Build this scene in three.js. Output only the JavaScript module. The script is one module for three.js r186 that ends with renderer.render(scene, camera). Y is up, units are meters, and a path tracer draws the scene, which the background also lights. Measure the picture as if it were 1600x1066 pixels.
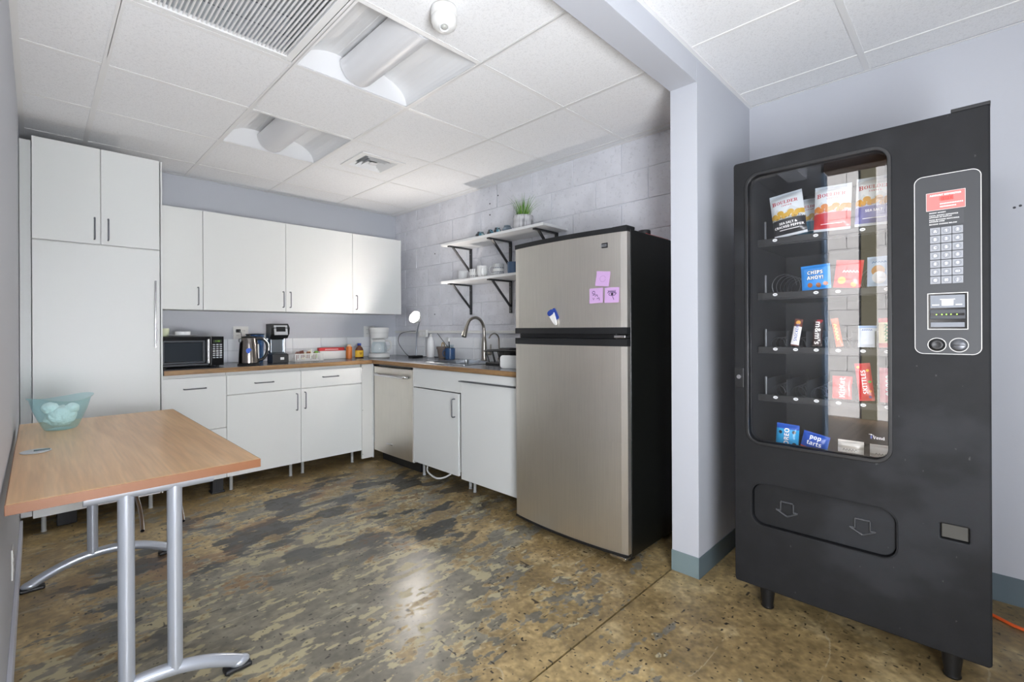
import * as THREE from 'three';
import { RoundedBoxGeometry } from 'three/addons/geometries/RoundedBoxGeometry.js';
import { mergeGeometries } from 'three/addons/utils/BufferGeometryUtils.js';
import { RectAreaLightUniformsLib } from 'three/addons/lights/RectAreaLightUniformsLib.js';

// ---------------------------------------------------------------- camera, light, exposure
// World: x right along the kitchen's back wall, y up, z = -depth. Depths below are written Z (positive away) and negated on use.
const scene = new THREE.Scene();
const camera = new THREE.PerspectiveCamera(2 * Math.atan(533 / 733.4) * 180 / Math.PI, 1600 / 1066, 0.02, 60);
camera.position.set(0, 1.1614, 0);
camera.rotation.order = 'YXZ';
camera.rotation.set(0, -0.788, -0.0045);
camera.setViewOffset(1600, 1066, 6.2, 18, 1600, 1066);     // shift lens, verticals stay upright
camera.updateProjectionMatrix();
const renderer = new THREE.WebGLRenderer({ antialias: true });
renderer.toneMapping = THREE.LinearToneMapping;
renderer.toneMappingExposure = 1.3;
renderer.shadowMap.enabled = true;
RectAreaLightUniformsLib.init();
scene.background = new THREE.Color().setRGB(1.6, 1.9, 2.3);   // overcast-bright sky outside the window of the side room
// low sun through the window of the side room on the left: it strikes that room's block wall
const sun = new THREE.DirectionalLight(0xfffaf2, 46);
sun.position.set(-3.3 + 1.6 * 2.4, 1.2 + 0.48 * 2.4, -(1.1 - 3 * 2.4)); sun.target.position.set(-3.3, 1.2, -1.1);
sun.castShadow = true; sun.shadow.mapSize.set(2048, 2048);
Object.assign(sun.shadow.camera, { left: -5, right: 5, top: 5, bottom: -5, near: 0.1, far: 20 });
scene.add(sun, sun.target);
// daylight entering that window
const daylight = new THREE.RectAreaLight(0xe4efff, 3, 0.8, 3.4);
daylight.position.set(-1.72, 2.0, 1.84); daylight.lookAt(-1.72, 2.0, -3); scene.add(daylight);
// the photographer's softbox beside the camera (its housing is built with the other things below)
const SOFT = new THREE.Vector3(0.1, 0.9, 0.6), SOFT_AT = new THREE.Vector3(0.72, 2.6, -2.6);
const strobe = new THREE.RectAreaLight(0xf6f9ff, 39, 0.8, 0.8);
strobe.position.copy(SOFT); strobe.lookAt(SOFT_AT); strobe.translateZ(-0.012); scene.add(strobe);

// ---------------------------------------------------------------- helpers
const PI = Math.PI;
let seed = 7; const rnd = () => { seed = (seed * 1664525 + 1013904223) >>> 0; return seed / 4294967296; };
const rr = (a, b) => a + (b - a) * rnd();
const used = {};
const numbered = n => { used[n] = (used[n] ?? -1) + 1; return used[n] ? n + '_' + String(used[n]).padStart(3, '0') : n; };
const shadow = m => { m.castShadow = true; m.receiveShadow = true; return m; };
function thing(name, label, category, pos = [0, 0, 0], turn = 0, group) {
  const o = new THREE.Group(); o.name = numbered(name); o.position.set(pos[0], pos[1], -pos[2]); o.rotation.y = turn;
  o.userData = { label, category }; if (group) o.userData.group = group; scene.add(o); return o;
}
function struct(name, label, pos = [0, 0, 0]) {
  const o = new THREE.Group(); o.name = name; o.position.set(pos[0], pos[1], -pos[2]);
  o.userData = { label, category: name.split('_')[0], kind: 'structure' }; scene.add(o); return o;
}
function part(parent, name, geo, mat, pos, rot, label) {
  const m = shadow(new THREE.Mesh(geo, mat)); m.name = name;
  if (pos) m.position.set(...pos); if (rot) m.rotation.set(...rot); if (label) m.userData.label = label;
  parent.add(m); return m;
}
function single(name, label, category, geo, mat, pos = [0, 0, 0], rot, group) {
  const m = shadow(new THREE.Mesh(geo, mat)); m.name = numbered(name); m.position.set(pos[0], pos[1], -pos[2]); if (rot) m.rotation.set(...rot);
  m.userData = { label, category }; if (group) m.userData.group = group; scene.add(m); return m;
}
// uv in metres from the dominant axis of each face
function muv(g, ox = 0, oy = 0) {
  g = g.index ? g.toNonIndexed() : g; const p = g.attributes.position, n = p.count, uv = new Float32Array(n * 2);
  const a = new THREE.Vector3(), b = new THREE.Vector3(), c = new THREE.Vector3();
  for (let i = 0; i < n; i += 3) {
    a.fromBufferAttribute(p, i); b.fromBufferAttribute(p, i + 1); c.fromBufferAttribute(p, i + 2);
    const nn = b.clone().sub(a).cross(c.clone().sub(a)); const ax = Math.abs(nn.x), ay = Math.abs(nn.y), az = Math.abs(nn.z);
    [a, b, c].forEach((v, k) => {
      const [s, t] = ay >= ax && ay >= az ? [v.x, -v.z] : ax >= az ? [-v.z, v.y] : [v.x, v.y];
      uv[(i + k) * 2] = s + ox; uv[(i + k) * 2 + 1] = t + oy;
    });
  }
  g.setAttribute('uv', new THREE.BufferAttribute(uv, 2)); return g;
}
const rbox = (w, h, d, r = 0.002, s = 1) => muv(new RoundedBoxGeometry(w, h, d, s, Math.min(r, w / 2.01, h / 2.01, d / 2.01)));
// box from corner to corner (own frame)
const bx = (x0, x1, y0, y1, z0, z1, r = 0.0015, s = 1) => rbox(x1 - x0, y1 - y0, z1 - z0, r, s).translate((x0 + x1) / 2, (y0 + y1) / 2, (z0 + z1) / 2);
const sbox = (x0, x1, y0, y1, z0, z1) => muv(new THREE.BoxGeometry(x1 - x0, y1 - y0, z1 - z0).translate((x0 + x1) / 2, (y0 + y1) / 2, (z0 + z1) / 2));
const wbox = (x0, x1, y0, y1, Z0, Z1, r) => r === undefined ? sbox(x0, x1, y0, y1, -Z1, -Z0) : bx(x0, x1, y0, y1, -Z1, -Z0, r);
const strip = g => { for (const k of Object.keys(g.attributes)) if (!['position', 'normal', 'uv'].includes(k)) g.deleteAttribute(k); return g.index ? g.toNonIndexed() : g; };
const merge = gs => mergeGeometries(gs.map(strip));
const lathe = (pts, seg = 32) => new THREE.LatheGeometry(pts.map(p => new THREE.Vector2(p[0], p[1])), seg);
const cyl = (r0, r1, h, seg = 20) => new THREE.CylinderGeometry(r0, r1, h, seg);
const tube = (pts, r, seg = 24, rad = 8, closed = false, tension = 0.5) => new THREE.TubeGeometry(new THREE.CatmullRomCurve3(pts.map(p => new THREE.Vector3(...p)), closed, 'catmullrom', tension), seg, r, rad, closed);
function rshape(x0, x1, y0, y1, r, S = THREE.Shape) {
  const s = new S(); s.moveTo(x0 + r, y0); s.lineTo(x1 - r, y0); s.absarc(x1 - r, y0 + r, r, -PI / 2, 0, false); s.lineTo(x1, y1 - r); s.absarc(x1 - r, y1 - r, r, 0, PI / 2, false);
  s.lineTo(x0 + r, y1); s.absarc(x0 + r, y1 - r, r, PI / 2, PI, false); s.lineTo(x0, y0 + r); s.absarc(x0 + r, y0 + r, r, PI, PI * 1.5, false); return s;
}
const extr = (s, d, b = 0, o = {}) => new THREE.ExtrudeGeometry(s, { depth: d, bevelEnabled: b > 0, bevelThickness: b, bevelSize: b, bevelOffset: -b, bevelSegments: 2, curveSegments: 10, ...o });
// rounded frame (outer minus inner)
function frameGeo(x0, x1, y0, y1, r, t, d, b = 0) { const s = rshape(x0, x1, y0, y1, r); s.holes.push(rshape(x0 + t, x1 - t, y0 + t, y1 - t, Math.max(r - t, 0.0005), THREE.Path)); return extr(s, d, b); }

// noise
function h2(x, y, s) { let n = Math.imul(x, 374761393) + Math.imul(y, 668265263) + Math.imul(s, 974711); n = Math.imul(n ^ (n >>> 13), 1274126177); return ((n ^ (n >>> 16)) >>> 0) / 4294967296; }
function vn(x, y, s) { const X = Math.floor(x), Y = Math.floor(y); let u = x - X, v = y - Y; u = u * u * (3 - 2 * u); v = v * v * (3 - 2 * v); const a = h2(X, Y, s), b = h2(X + 1, Y, s), c = h2(X, Y + 1, s), d = h2(X + 1, Y + 1, s); return a + (b - a) * u + (c - a) * v + (a - b - c + d) * u * v; }
function fbm(x, y, s, o = 4) { let a = 0, w = 0.5, t = 0; for (let i = 0; i < o; i++) { a += w * vn(x, y, s + i); t += w; x = x * 2.03 + 17.1; y = y * 2.03 + 9.7; w *= 0.5; } return a / t; }
const ss = (a, b, x) => { x = Math.min(1, Math.max(0, (x - a) / (b - a))); return x * x * (3 - 2 * x); };
const mix = (a, b, t) => a + (b - a) * t, mix3 = (a, b, t) => [mix(a[0], b[0], t), mix(a[1], b[1], t), mix(a[2], b[2], t)];
function dataTex(w, h, fn, metres, srgb = true) {
  const d = new Uint8Array(w * h * 4);
  for (let y = 0; y < h; y++) for (let x = 0; x < w; x++) { const c = fn(x / w, y / h, x, y), k = (y * w + x) * 4; if (c.length) { d[k] = c[0]; d[k + 1] = c[1]; d[k + 2] = c[2]; } else d[k] = d[k + 1] = d[k + 2] = c; d[k + 3] = 255; }
  const t = new THREE.DataTexture(d, w, h); t.wrapS = t.wrapT = THREE.RepeatWrapping; t.magFilter = THREE.LinearFilter; t.minFilter = THREE.LinearMipmapLinearFilter; t.generateMipmaps = true;
  if (srgb) t.colorSpace = THREE.SRGBColorSpace; if (metres) t.repeat.set(1 / metres[0], 1 / metres[1]); t.needsUpdate = true; return t;
}
function canv(w, h, draw) {
  const c = document.createElement('canvas'); c.width = w; c.height = h; const g = c.getContext('2d'); draw(g, w, h);
  const t = new THREE.CanvasTexture(c); t.colorSpace = THREE.SRGBColorSpace; return t;
}
const std = (color, roughness = 0.5, o = {}) => new THREE.MeshStandardMaterial({ color, roughness, ...o });
const phys = (color, roughness = 0.5, o = {}) => new THREE.MeshPhysicalMaterial({ color, roughness, ...o });

// ---------------------------------------------------------------- surfaces
const floorN = 1600, floorM = 4.8;      // floor map: x from -0.4, Z from -0.4, 4.8 m square
const floorRough = new Uint8Array(floorN * floorN);
const floorTex = dataTex(floorN, floorN, (u, v, px, py) => {
  const X = u * floorM - 0.4, Z = v * floorM - 0.4;
  const wx = (fbm(X * 2.1, Z * 2.1, 3, 3) - 0.5) * 0.5, wz = (fbm(X * 2.1 + 40, Z * 2.1, 5, 3) - 0.5) * 0.5;
  // tan bare concrete
  const m1 = fbm(X * 1.6, Z * 1.6, 11, 4), m2 = fbm(X * 9, Z * 9, 13, 4), m3 = fbm(X * 60, Z * 60, 17, 3);
  let c = mix3([156, 135, 94], [130, 111, 76], ss(0.3, 0.7, m1)); c = mix3(c, [178, 160, 122], 0.55 * ss(0.52, 0.75, m2)); c = mix3(c, [92, 78, 52], 0.4 * ss(0.5, 0.8, 1 - m2));
  const k = 0.78 + 0.44 * m3; c = c.map(x => x * k); let rough = 0.42 + 0.2 * (m3 - 0.5);
  // old grey floor coating, worn and peeling; streaks run along x
  const e = 1.15 - Math.hypot((X + wx - 0.86) / 0.98, (Z + wz - 2.0) / 1.02);
  const e2 = 1.1 - Math.hypot((X + wx - 1.15) / 1.2, (Z + wz - 2.75) / 0.98);
  const st = fbm(X * 4.2, Z * 9.5, 23, 5), st2 = fbm(X * 14, Z * 26, 29, 4), st3 = fbm(X * 38, Z * 60, 31, 3);
  const f = Math.max(e * 0.78, e2 * 0.36) + (st - 0.5) * 1.25 + (st2 - 0.5) * 0.95 + (st3 - 0.5) * 0.55 + (m3 - 0.5) * 0.2;
  const coat = ss(0.235, 0.275, f);
  if (coat > 0) { let cc = mix3([120, 116, 102], [97, 94, 84], ss(0.35, 0.65, st2)); cc = mix3(cc, [126, 122, 111], 0.5 * ss(0.5, 0.8, st)); const kk = 0.9 + 0.2 * m3; c = mix3(c, cc.map(x => x * kk), coat * 0.92); rough = mix(rough, 0.30, coat); }
  const fl = fbm(X * 17, Z * 34, 83, 4) + 0.35 * (fbm(X * 3, Z * 5, 87, 3) - 0.5), chip = ss(0.60, 0.64, fl) * coat; c = mix3(c, [172, 161, 126], 0.8 * chip); rough = mix(rough, 0.45, chip);   // chips that bare the concrete
  // whitish scuffed rims where the coating breaks up
  const rim = ss(0.17, 0.22, f) * (1 - ss(0.235, 0.262, f)); c = mix3(c, [180, 170, 136], 0.6 * rim * ss(0.2, 0.6, Math.max(e, e2)));
  // dark adhesive blotches between coating and cabinets
  const bl = fbm(X * 5.2 + 9, Z * 10 + 4, 41, 5), zone = ss(0.0, 0.5, e2 + 0.1) * ss(-0.6, 0.2, 0.55 - e);
  const b = ss(0.55, 0.6, bl + 0.1 * (zone - 1) + 0.12 * (st3 - 0.5)) * zone; c = mix3(c, [46, 47, 48], 0.85 * b);
  const rd = ss(0.6, 0.7, fbm(X * 3.1 + 70, Z * 5 + 3, 47, 4)) * ss(0, 0.5, e2); c = mix3(c, [108, 78, 56], 0.45 * rd * (1 - coat));
  // small black pits and flecks, scratches
  const s1 = vn(X * 95, Z * 95, 53), s2 = fbm(X * 3, Z * 3, 59, 3); if (s1 > 0.93 - 0.1 * s2) c = mix3(c, [30, 28, 24], ss(0.93 - 0.1 * s2, 0.97, s1));
  const s5 = vn(X * 34, Z * 34, 61); if (s5 > 0.955) c = mix3(c, [40, 36, 30], 0.8 * ss(0.955, 0.985, s5));
  const sc = Math.abs(vn(X * 2.2 + wx * 3, Z * 13 + wz * 3, 67) - 0.5); if (sc < 0.008 && fbm(X * 5, Z * 5, 71, 2) > 0.55) c = mix3(c, [176, 170, 150], 0.4);
  c = c.map(x => Math.min(255, x * 1.05)); floorRough[py * floorN + px] = Math.max(40, Math.min(255, rough * 255)); return c;
}, null);
const floorRoughTex = dataTex(floorN, floorN, (u, v, x, y) => floorRough[y * floorN + x], null, false);
const floorMat = std(0xffffff, 1, { map: floorTex, roughnessMap: floorRoughTex });
const grain = dataTex(512, 512, (u, v) => 110 + 90 * (fbm(u * 64, v * 64, 5, 3) - 0.5) + 80 * (vn(u * 256, v * 256, 9) - 0.5), [0.5, 0.5], false);
const blockBump = dataTex(1024, 1024, (u, v) => { const p = fbm(u * 90, v * 90, 3, 3), q = fbm(u * 22, v * 22, 8, 4); return 150 + 120 * (q - 0.5) - 150 * ss(0.66, 0.78, p); }, [0.9, 0.9], false);
const blockCol = dataTex(512, 512, (u, v) => { const p = fbm(u * 60, v * 60, 3, 3), q = fbm(u * 9, v * 9, 12, 4); const k = 0.95 + 0.1 * (q - 0.5) - 0.05 * ss(0.66, 0.78, p); return [229 * k, 230 * k, 236 * k]; }, [0.9, 0.9]);
const tileCol = dataTex(512, 512, (u, v) => { const p = vn(u * 220, v * 220, 3), q = vn(u * 110, v * 110, 8); const k = 1 - 0.045 * ss(0.6, 0.95, p) - 0.03 * ss(0.6, 0.9, q); return [239 * k, 240 * k, 241 * k]; }, [0.6096, 0.6096]);
const tileBump = dataTex(512, 512, (u, v) => 200 - 120 * ss(0.55, 0.95, vn(u * 220, v * 220, 3)) - 60 * ss(0.6, 0.9, vn(u * 110, v * 110, 8)), [0.6096, 0.6096], false);
const woodTex = (a, b, sx, sy, s) => dataTex(1024, 1024, (u, v) => { const w = fbm(u * 3, v * 3, s, 3); const g = fbm(u * sx + w * 1.5, v * sy, s + 3, 5), fine = vn(u * sx * 9, v * sy * 1.6, s + 9); return mix3(a, b, ss(0.25, 0.75, g)).map(x => x * (0.95 + 0.09 * fine)); }, [1.2, 1.2]);
const beechTex = dataTex(1024, 1024, (u, v) => { const g = fbm(u * 34 + fbm(u * 3, v * 3, 4, 2) * 2, v * 2.2, 7, 4), f = fbm(u * 240, v * 10, 9, 3); return mix3([224, 184, 136], [210, 166, 116], ss(0.3, 0.7, g)).map(x => x * (0.94 + 0.12 * f)); }, [1.6, 1.6]);
const oakTex = woodTex([158, 124, 84], [132, 100, 66], 6, 60, 6);
const plankTex = woodTex([172, 150, 126], [132, 110, 90], 4, 50, 8);
const brush = dataTex(512, 512, (u, v) => 128 + 110 * (fbm(u * 300, v * 3, 3, 3) - 0.5), [0.6, 0.6], false);
const steelCol = dataTex(512, 512, (u, v) => { const k = 1.2 + 0.06 * (fbm(u * 260, v * 4, 3, 3) - 0.5) + 0.03 * (fbm(u * 5, v * 5, 9, 3) - 0.5); return [188 * k, 184 * k, 177 * k]; }, [0.6, 0.6]);
const vendCol = dataTex(1024, 1024, (u, v) => { const q = fbm(u * 7, v * 9, 12, 5), r = fbm(u * 40, v * 40, 3, 3), s = vn(u * 130, v * 70, 5); let k = 0.92 + 0.2 * (r - 0.5); let c = [33 * k, 34 * k, 36 * k]; c = mix3(c, [54, 56, 60], 0.5 * ss(0.52, 0.72, q)); if (s > 0.985) c = mix3(c, [120, 120, 118], 0.4); return c; }, [2, 2]);
const lamCol = dataTex(512, 512, (u, v) => { const p = vn(u * 200, v * 200, 3), q = vn(u * 90, v * 90, 5); const k = 1 + 0.12 * (p - 0.5) + 0.1 * (q - 0.5); return [104 * k, 107 * k, 114 * k]; }, [0.5, 0.5]);

const M = {
  paint: std(0xbdc0c7, 0.6, { bumpMap: grain, bumpScale: 0.0004 }),
  block: std(0xffffff, 0.55, { map: blockCol, bumpMap: blockBump, bumpScale: 0.0016 }), mortar: std(0xd2d4da, 0.8), tile: std(0xffffff, 0.9, { map: tileCol, bumpMap: tileBump, bumpScale: 0.0004 }),
  grid: std(0xe9e9e8, 0.4), ceramic: phys(0xe6e8ea, 0.22), grout: std(0xb9bcc2, 0.9), rubber: std(0x75858a, 0.45), rubberDark: std(0x5d6c73, 0.5),
  white: std(0xdcdedc, 0.4), whiteEdge: std(0xd8d8d4, 0.4), galvanised: std(0xb4b7b9, 0.6), legGrey: std(0xa9abab, 0.4), carcass: std(0xd9d9d6, 0.5), matteWhite: std(0xe4e5e5, 0.5), plasticWhite: std(0xdededb, 0.35), lightHousing: std(0xe2e3e4, 0.45),
  handle: std(0x777a7f, 0.35, { metalness: 0.9 }), chrome: std(0xd8d8da, 0.16, { metalness: 1 }), nickel: std(0xa9a49b, 0.28, { metalness: 1 }), steel: std(0xffffff, 0.42, { map: steelCol, metalness: 1, bumpMap: brush, bumpScale: 0.00008 }), sinkSteel: std(0xb9bcc0, 0.3, { metalness: 1 }),
  black: std(0x17181a, 0.42), blackGloss: std(0x0d0e10, 0.14), blackSide: std(0x10110f, 0.3), blackMetal: std(0x2b2c2f, 0.45), dark: std(0x222326, 0.6), darkGrey: std(0x3c3f44, 0.5),
  beech: std(0xffffff, 0.32, { map: beechTex }), beechEdge: std(0x7a4b28, 0.45), oak: std(0xffffff, 0.45, { map: oakTex }), laminate: std(0xffffff, 0.24, { map: lamCol }), plank: std(0xffffff, 0.4, { map: plankTex }), brown: std(0x5b3d26, 0.5),
  silver: std(0xb4bac4, 0.3, { metalness: 0.55 }), vend: phys(0xffffff, 0.6, { specularIntensity: 0.45, map: vendCol, bumpMap: grain, bumpScale: 0.0003 }), vendIn: std(0x1d1f22, 0.6), vendPanel: std(0x343639, 0.5), line: std(0xd9d9d6, 0.5), keyGrey: std(0x989ba1, 0.45),
  glass: phys(0xffffff, 0.01, { transmission: 1, thickness: 0, ior: 1.8 }), clear: phys(0xf4f8fa, 0.03, { transmission: 1, thickness: 0, ior: 1.45 }), winGlass: phys(0xffffff, 0.0, { transmission: 1, thickness: 0, ior: 1.1 }),
  aqua: phys(0xdaf3f6, 0.06, { transmission: 0.9, thickness: 0, ior: 1.45 }), blueGrey: std(0x46607e, 0.35), leaf: std(0x55872f, 0.5), leafDark: std(0x3c6a25, 0.55),
};

// ================================================================ structure
const H = 2.383, HN = 2.421, XL = -0.068, XR = 2.734, XN = 2.877, ZB = 4.423, CA = 0.910, CB = 1.040;
function floorUV(g) { const p = g.attributes.position, uv = g.attributes.uv; for (let i = 0; i < p.count; i++) uv.setXY(i, (p.getX(i) + 0.4) / floorM, (-p.getZ(i) + 0.4) / floorM); return g; }
const floor = struct('floor', 'stained bare concrete floor with a worn grey coating and a saw-cut joint');
part(floor, 'slab', floorUV(wbox(XL - 0.1, XN + 0.1, -0.06, 0, 1.0475, ZB + 0.1)), floorMat);
part(floor, 'slab', floorUV(wbox(XL - 0.1, XN + 0.1, -0.06, 0, -2.0, 1.0395)), floorMat);
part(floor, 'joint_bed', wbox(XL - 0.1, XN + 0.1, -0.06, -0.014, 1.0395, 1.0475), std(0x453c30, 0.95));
const floorSide = struct('floor_side_room', 'wood plank floor of the bright side room');
for (let i = 0; i < 21; i++) { const x = -3.32 + i * 0.15; part(floorSide, 'plank', wbox(x, Math.min(x + 0.149, XL - 0.1), -0.05, 0, -2.0, 3.1, 0.001), M.plank); }

// left wall: end stands at Z = 0.85, the opening to the side room lies before it
const wl = struct('wall_left', 'lavender white painted wall behind the folding table');
part(wl, 'wall_body', wbox(XL - 0.1, XL, 0, 4.1, 0.82, ZB + 0.1), M.paint);
part(wl, 'wall_end', wbox(XL - 0.104, XL + 0.002, 0, 2.33, 0.80, 0.82, 0.002), std(0xa9c6e6, 0.5));
const hd = struct('trim_1', 'brown wooden header over the opening to the side room');
part(hd, 'header_board', wbox(XL - 0.13, XL + 0.02, 2.33, 2.47, -2.0, 0.80, 0.003), M.brown);
part(hd, 'header_wall', wbox(XL - 0.1, XL, 2.47, 4.1, -2.0, 0.82), M.paint);
// back wall with backsplash tiles
const wb = struct('wall_back', 'grey painted wall behind the white cabinets with a tiled backsplash');
part(wb, 'wall_body', wbox(XL - 0.1, XN + 0.1, 0, 2.6, ZB, ZB + 0.1), M.paint);
part(wb, 'grout_bed', wbox(0.6, XR, 0.88, 1.092, ZB - 0.004, ZB), M.grout);
for (let r = 0; r < 2; r++) for (let i = 0; i < 9; i++) { const x0 = 0.602 + i * 0.262, x1 = Math.min(x0 + 0.259, XR - 0.006); if (x1 > x0 + 0.02) part(wb, 'tile', wbox(x0, x1, 0.895 + r * 0.099, 0.895 + r * 0.099 + 0.0965, ZB - 0.009, ZB - 0.003, 0.0015), M.ceramic); }
// right block wall
const wr = struct('wall_right', 'white painted concrete block wall with tiled backsplash behind the sink');
part(wr, 'wall_body', wbox(XR + 0.004, XN + 0.1, 0, 2.6, CB, ZB + 0.1), M.mortar);
part(wr, 'lower_wall', wbox(XR - 0.003, XR + 0.01, 0, 1.2, CB, ZB), M.block);
{
  const cuts = [[1.2, 0.5], [1.398, 0], [1.594, 0.5], [1.790, 0], [1.988, 0.5], [2.186, 0], [2.44, 0]];
  for (let k = 0; k < 6; k++) {
    const off = (k % 2 === 0) ? 3.442 : 3.240; const y0 = cuts[k][0], y1 = Math.min(cuts[k + 1][0], 2.44);
    for (let i = -6; i < 6; i++) {
      const a = Math.max(off + i * 0.396, CB), b = Math.min(off + (i + 1) * 0.396, ZB); if (b - a < 0.02) continue;
      const d = rr(0, 0.0018); part(wr, 'block', muv(rbox(0.03, y1 - y0 - 0.0042, b - a - 0.0042, 0.003), rr(0, 3), rr(0, 3)), M.block, [XR + 0.015 - d, (y0 + y1) / 2, -(a + b) / 2]);
    }
  }
  for (let r = 0; r < 2; r++) for (let i = 0; i < 7; i++) { const a = 2.03 + i * 0.3705, b = Math.min(a + 0.3675, ZB - 0.012); if (b - a > 0.02) part(wr, 'tile', wbox(XR - 0.010, XR - 0.004, 0.895 + r * 0.099, 0.895 + r * 0.099 + 0.0965, a, b, 0.0015), M.ceramic); }
  // anchor holes left in the blocks
  for (const [y, Z] of [[2.235, 2.93], [2.14, 2.93], [2.285, 2.83], [1.90, 3.715], [1.312, 3.722]]) part(wr, 'anchor_hole', cyl(0.006, 0.006, 0.004, 10), M.dark, [XR - 0.001, y, -Z], [0, 0, PI / 2]);
}
const rail = struct('trim_2', 'white surface raceway running along the block wall above the tiles');
part(rail, 'raceway', wbox(XR - 0.024, XR - 0.003, 1.128, 1.152, 1.98, ZB - 0.012, 0.004), M.plasticWhite);
// wing wall with the beam and the wall behind the vending machine
const wc = struct('wall_wing', 'grey painted end of wall between refrigerator and vending machine');
part(wc, 'wall_body', wbox(2.1615, XN + 0.1, 0, 2.6, CA, CB, 0.002), M.paint);
const beam = struct('trim_3', 'grey painted beam under the ceiling between the two rooms');
part(beam, 'beam_body', wbox(XL, 2.1615, 2.306, 2.6, CA, CB, 0.002), M.paint);
const wn = struct('wall_near_right', 'grey painted wall behind the vending machine');
part(wn, 'wall_body', wbox(XN, XN + 0.1, 0, 2.6, -2.0, CA), M.paint);
for (const [y, Z] of [[1.66, -0.118], [1.665, -0.135]]) part(wn, 'wall_scuff', cyl(0.005, 0.005, 0.002, 8), M.darkGrey, [XN, y, -Z], [0, 0, PI / 2]);
const wbk = struct('wall_behind', 'grey painted wall closing the near room');
part(wbk, 'wall_body', wbox(XL - 0.1, XN + 0.1, 0, 2.8, -2.1, -2.0), M.paint);
// side room
const sr = struct('wall_side_room', 'sunlit pale block wall of the side room mirrored in the vending machine window');
part(sr, 'wall_body', wbox(-3.46, -3.33, 0, 4.1, -2.1, 3.1), M.mortar);
for (let k = 0; k < 20; k++) for (let i = 0; i < 8; i++) {
  const a = -0.6 + (k % 2) * 0.2 + i * 0.396; part(sr, 'block', rbox(0.02, 0.195, 0.391, 0.003), M.block, [-3.325, 0.1 + k * 0.199, -(a + 0.196)]);
}
part(sr, 'wall_strip', wbox(-3.318, -3.302, 0, 3.96, 0.87, 1.03, 0.003), std(0x6f6d60, 0.5), null, null, 'olive grey strip on the block wall');
part(sr, 'far_wall', wbox(-3.46, XL - 0.1, 0, 4.1, 3.0, 3.1), M.paint);
const srw = struct('window_1', 'window wall of the side room');
part(srw, 'wall_below', wbox(-3.46, XL - 0.1, 0, 0.2, -2.1, -2.0), M.paint); part(srw, 'wall_above', wbox(-3.46, XL - 0.1, 3.9, 4.1, -2.1, -2.0), M.paint);
part(srw, 'wall_side', wbox(-3.46, -2.15, 0.2, 3.9, -2.1, -2.0), M.paint); part(srw, 'wall_side', wbox(-1.3, XL - 0.1, 0.2, 3.9, -2.1, -2.0), M.paint);
for (const x of [-2.13, -1.32]) part(srw, 'mullion', wbox(x - 0.02, x + 0.02, 0.2, 3.9, -2.07, -2.02, 0.003), M.darkGrey);
part(srw, 'pane', wbox(-2.15, -1.3, 0.2, 3.9, -2.047, -2.045), M.winGlass);
const cs = struct('ceiling_side_room', 'plain white ceiling of the side room');
part(cs, 'slab', wbox(-3.46, XL, 3.98, 4.1, -2.1, 3.1), M.matteWhite);

// baseboards
const bb1 = struct('baseboard_wing', 'blue grey rubber cove base on the wing wall');
part(bb1, 'base_strip', wbox(2.1575, 2.1625, 0, 0.098, CA - 0.004, CB + 0.002, 0.0012), std(0x76878a, 0.45)); part(bb1, 'base_strip', wbox(2.1575, XN, 0, 0.098, CA - 0.0045, CA, 0.0012), M.rubberDark);
const bb2 = struct('baseboard_near_right', 'blue grey rubber cove base behind the vending machine');
part(bb2, 'base_strip', wbox(XN - 0.0045, XN, 0, 0.115, -2.0, CA, 0.0012), M.rubberDark);
const bb3 = struct('baseboard_left', 'grey white base along the left wall');
part(bb3, 'base_strip', wbox(XL, XL + 0.012, 0, 0.1, 0.84, 3.80, 0.002), std(0xc9ccd6, 0.5));

// ---------------------------------------------------------------- suspended ceilings
const T = 0.6096, GX = 0.2265, GZ = 1.609;
const ceil = struct('ceiling', 'suspended ceiling of white mineral tiles in a white grid over the kitchen');
part(ceil, 'deck', wbox(XL - 0.1, XN + 0.1, 2.6, 2.7, CA, ZB + 0.1), M.matteWhite);
const xs = [XL, GX, GX + T, GX + 2 * T, GX + 3 * T, GX + 4 * T, XR], zs = [CB, GZ, GZ + T, GZ + 2 * T, GZ + 3 * T, GZ + 4 * T, ZB];
const skip = new Set(['2,1', '2,3', '1,1']);   // cells taken by two lights and the return grille
for (let i = 0; i < 6; i++) for (let j = 0; j < 6; j++) {
  if (skip.has(i + ',' + j)) continue;
  const w = xs[i + 1] - xs[i] - 0.012, d = zs[j + 1] - zs[j] - 0.012;
  if (i === 3 && j === 3) { // tile cut out for the diffuser
    const s = new THREE.Shape(); const a = w / 2, b = d / 2, q = 0.165; s.moveTo(-a, -b); s.lineTo(a, -b); s.lineTo(a, b); s.lineTo(-a, b); s.closePath(); s.holes.push(rshape(-q, q, -q, q, 0.001, THREE.Path));
    part(ceil, 'ceiling_tile', muv(extr(s, 0.014).rotateX(-PI / 2)), M.tile, [(xs[i] + xs[i + 1]) / 2, H + 0.003, -(zs[j] + zs[j + 1]) / 2]); continue;
  }
  part(ceil, 'ceiling_tile', muv(rbox(w, 0.014, d, 0.002), rr(0, 1), rr(0, 1)), M.tile, [(xs[i] + xs[i + 1]) / 2, H + 0.010, -(zs[j] + zs[j + 1]) / 2]);
}
for (let i = 1; i < 6; i++) part(ceil, 'grid_bar', merge([wbox(xs[i] - 0.012, xs[i] + 0.012, H, H + 0.002, CB, ZB), wbox(xs[i] - 0.001, xs[i] + 0.001, H, H + 0.03, CB, ZB)]), M.grid);
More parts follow.
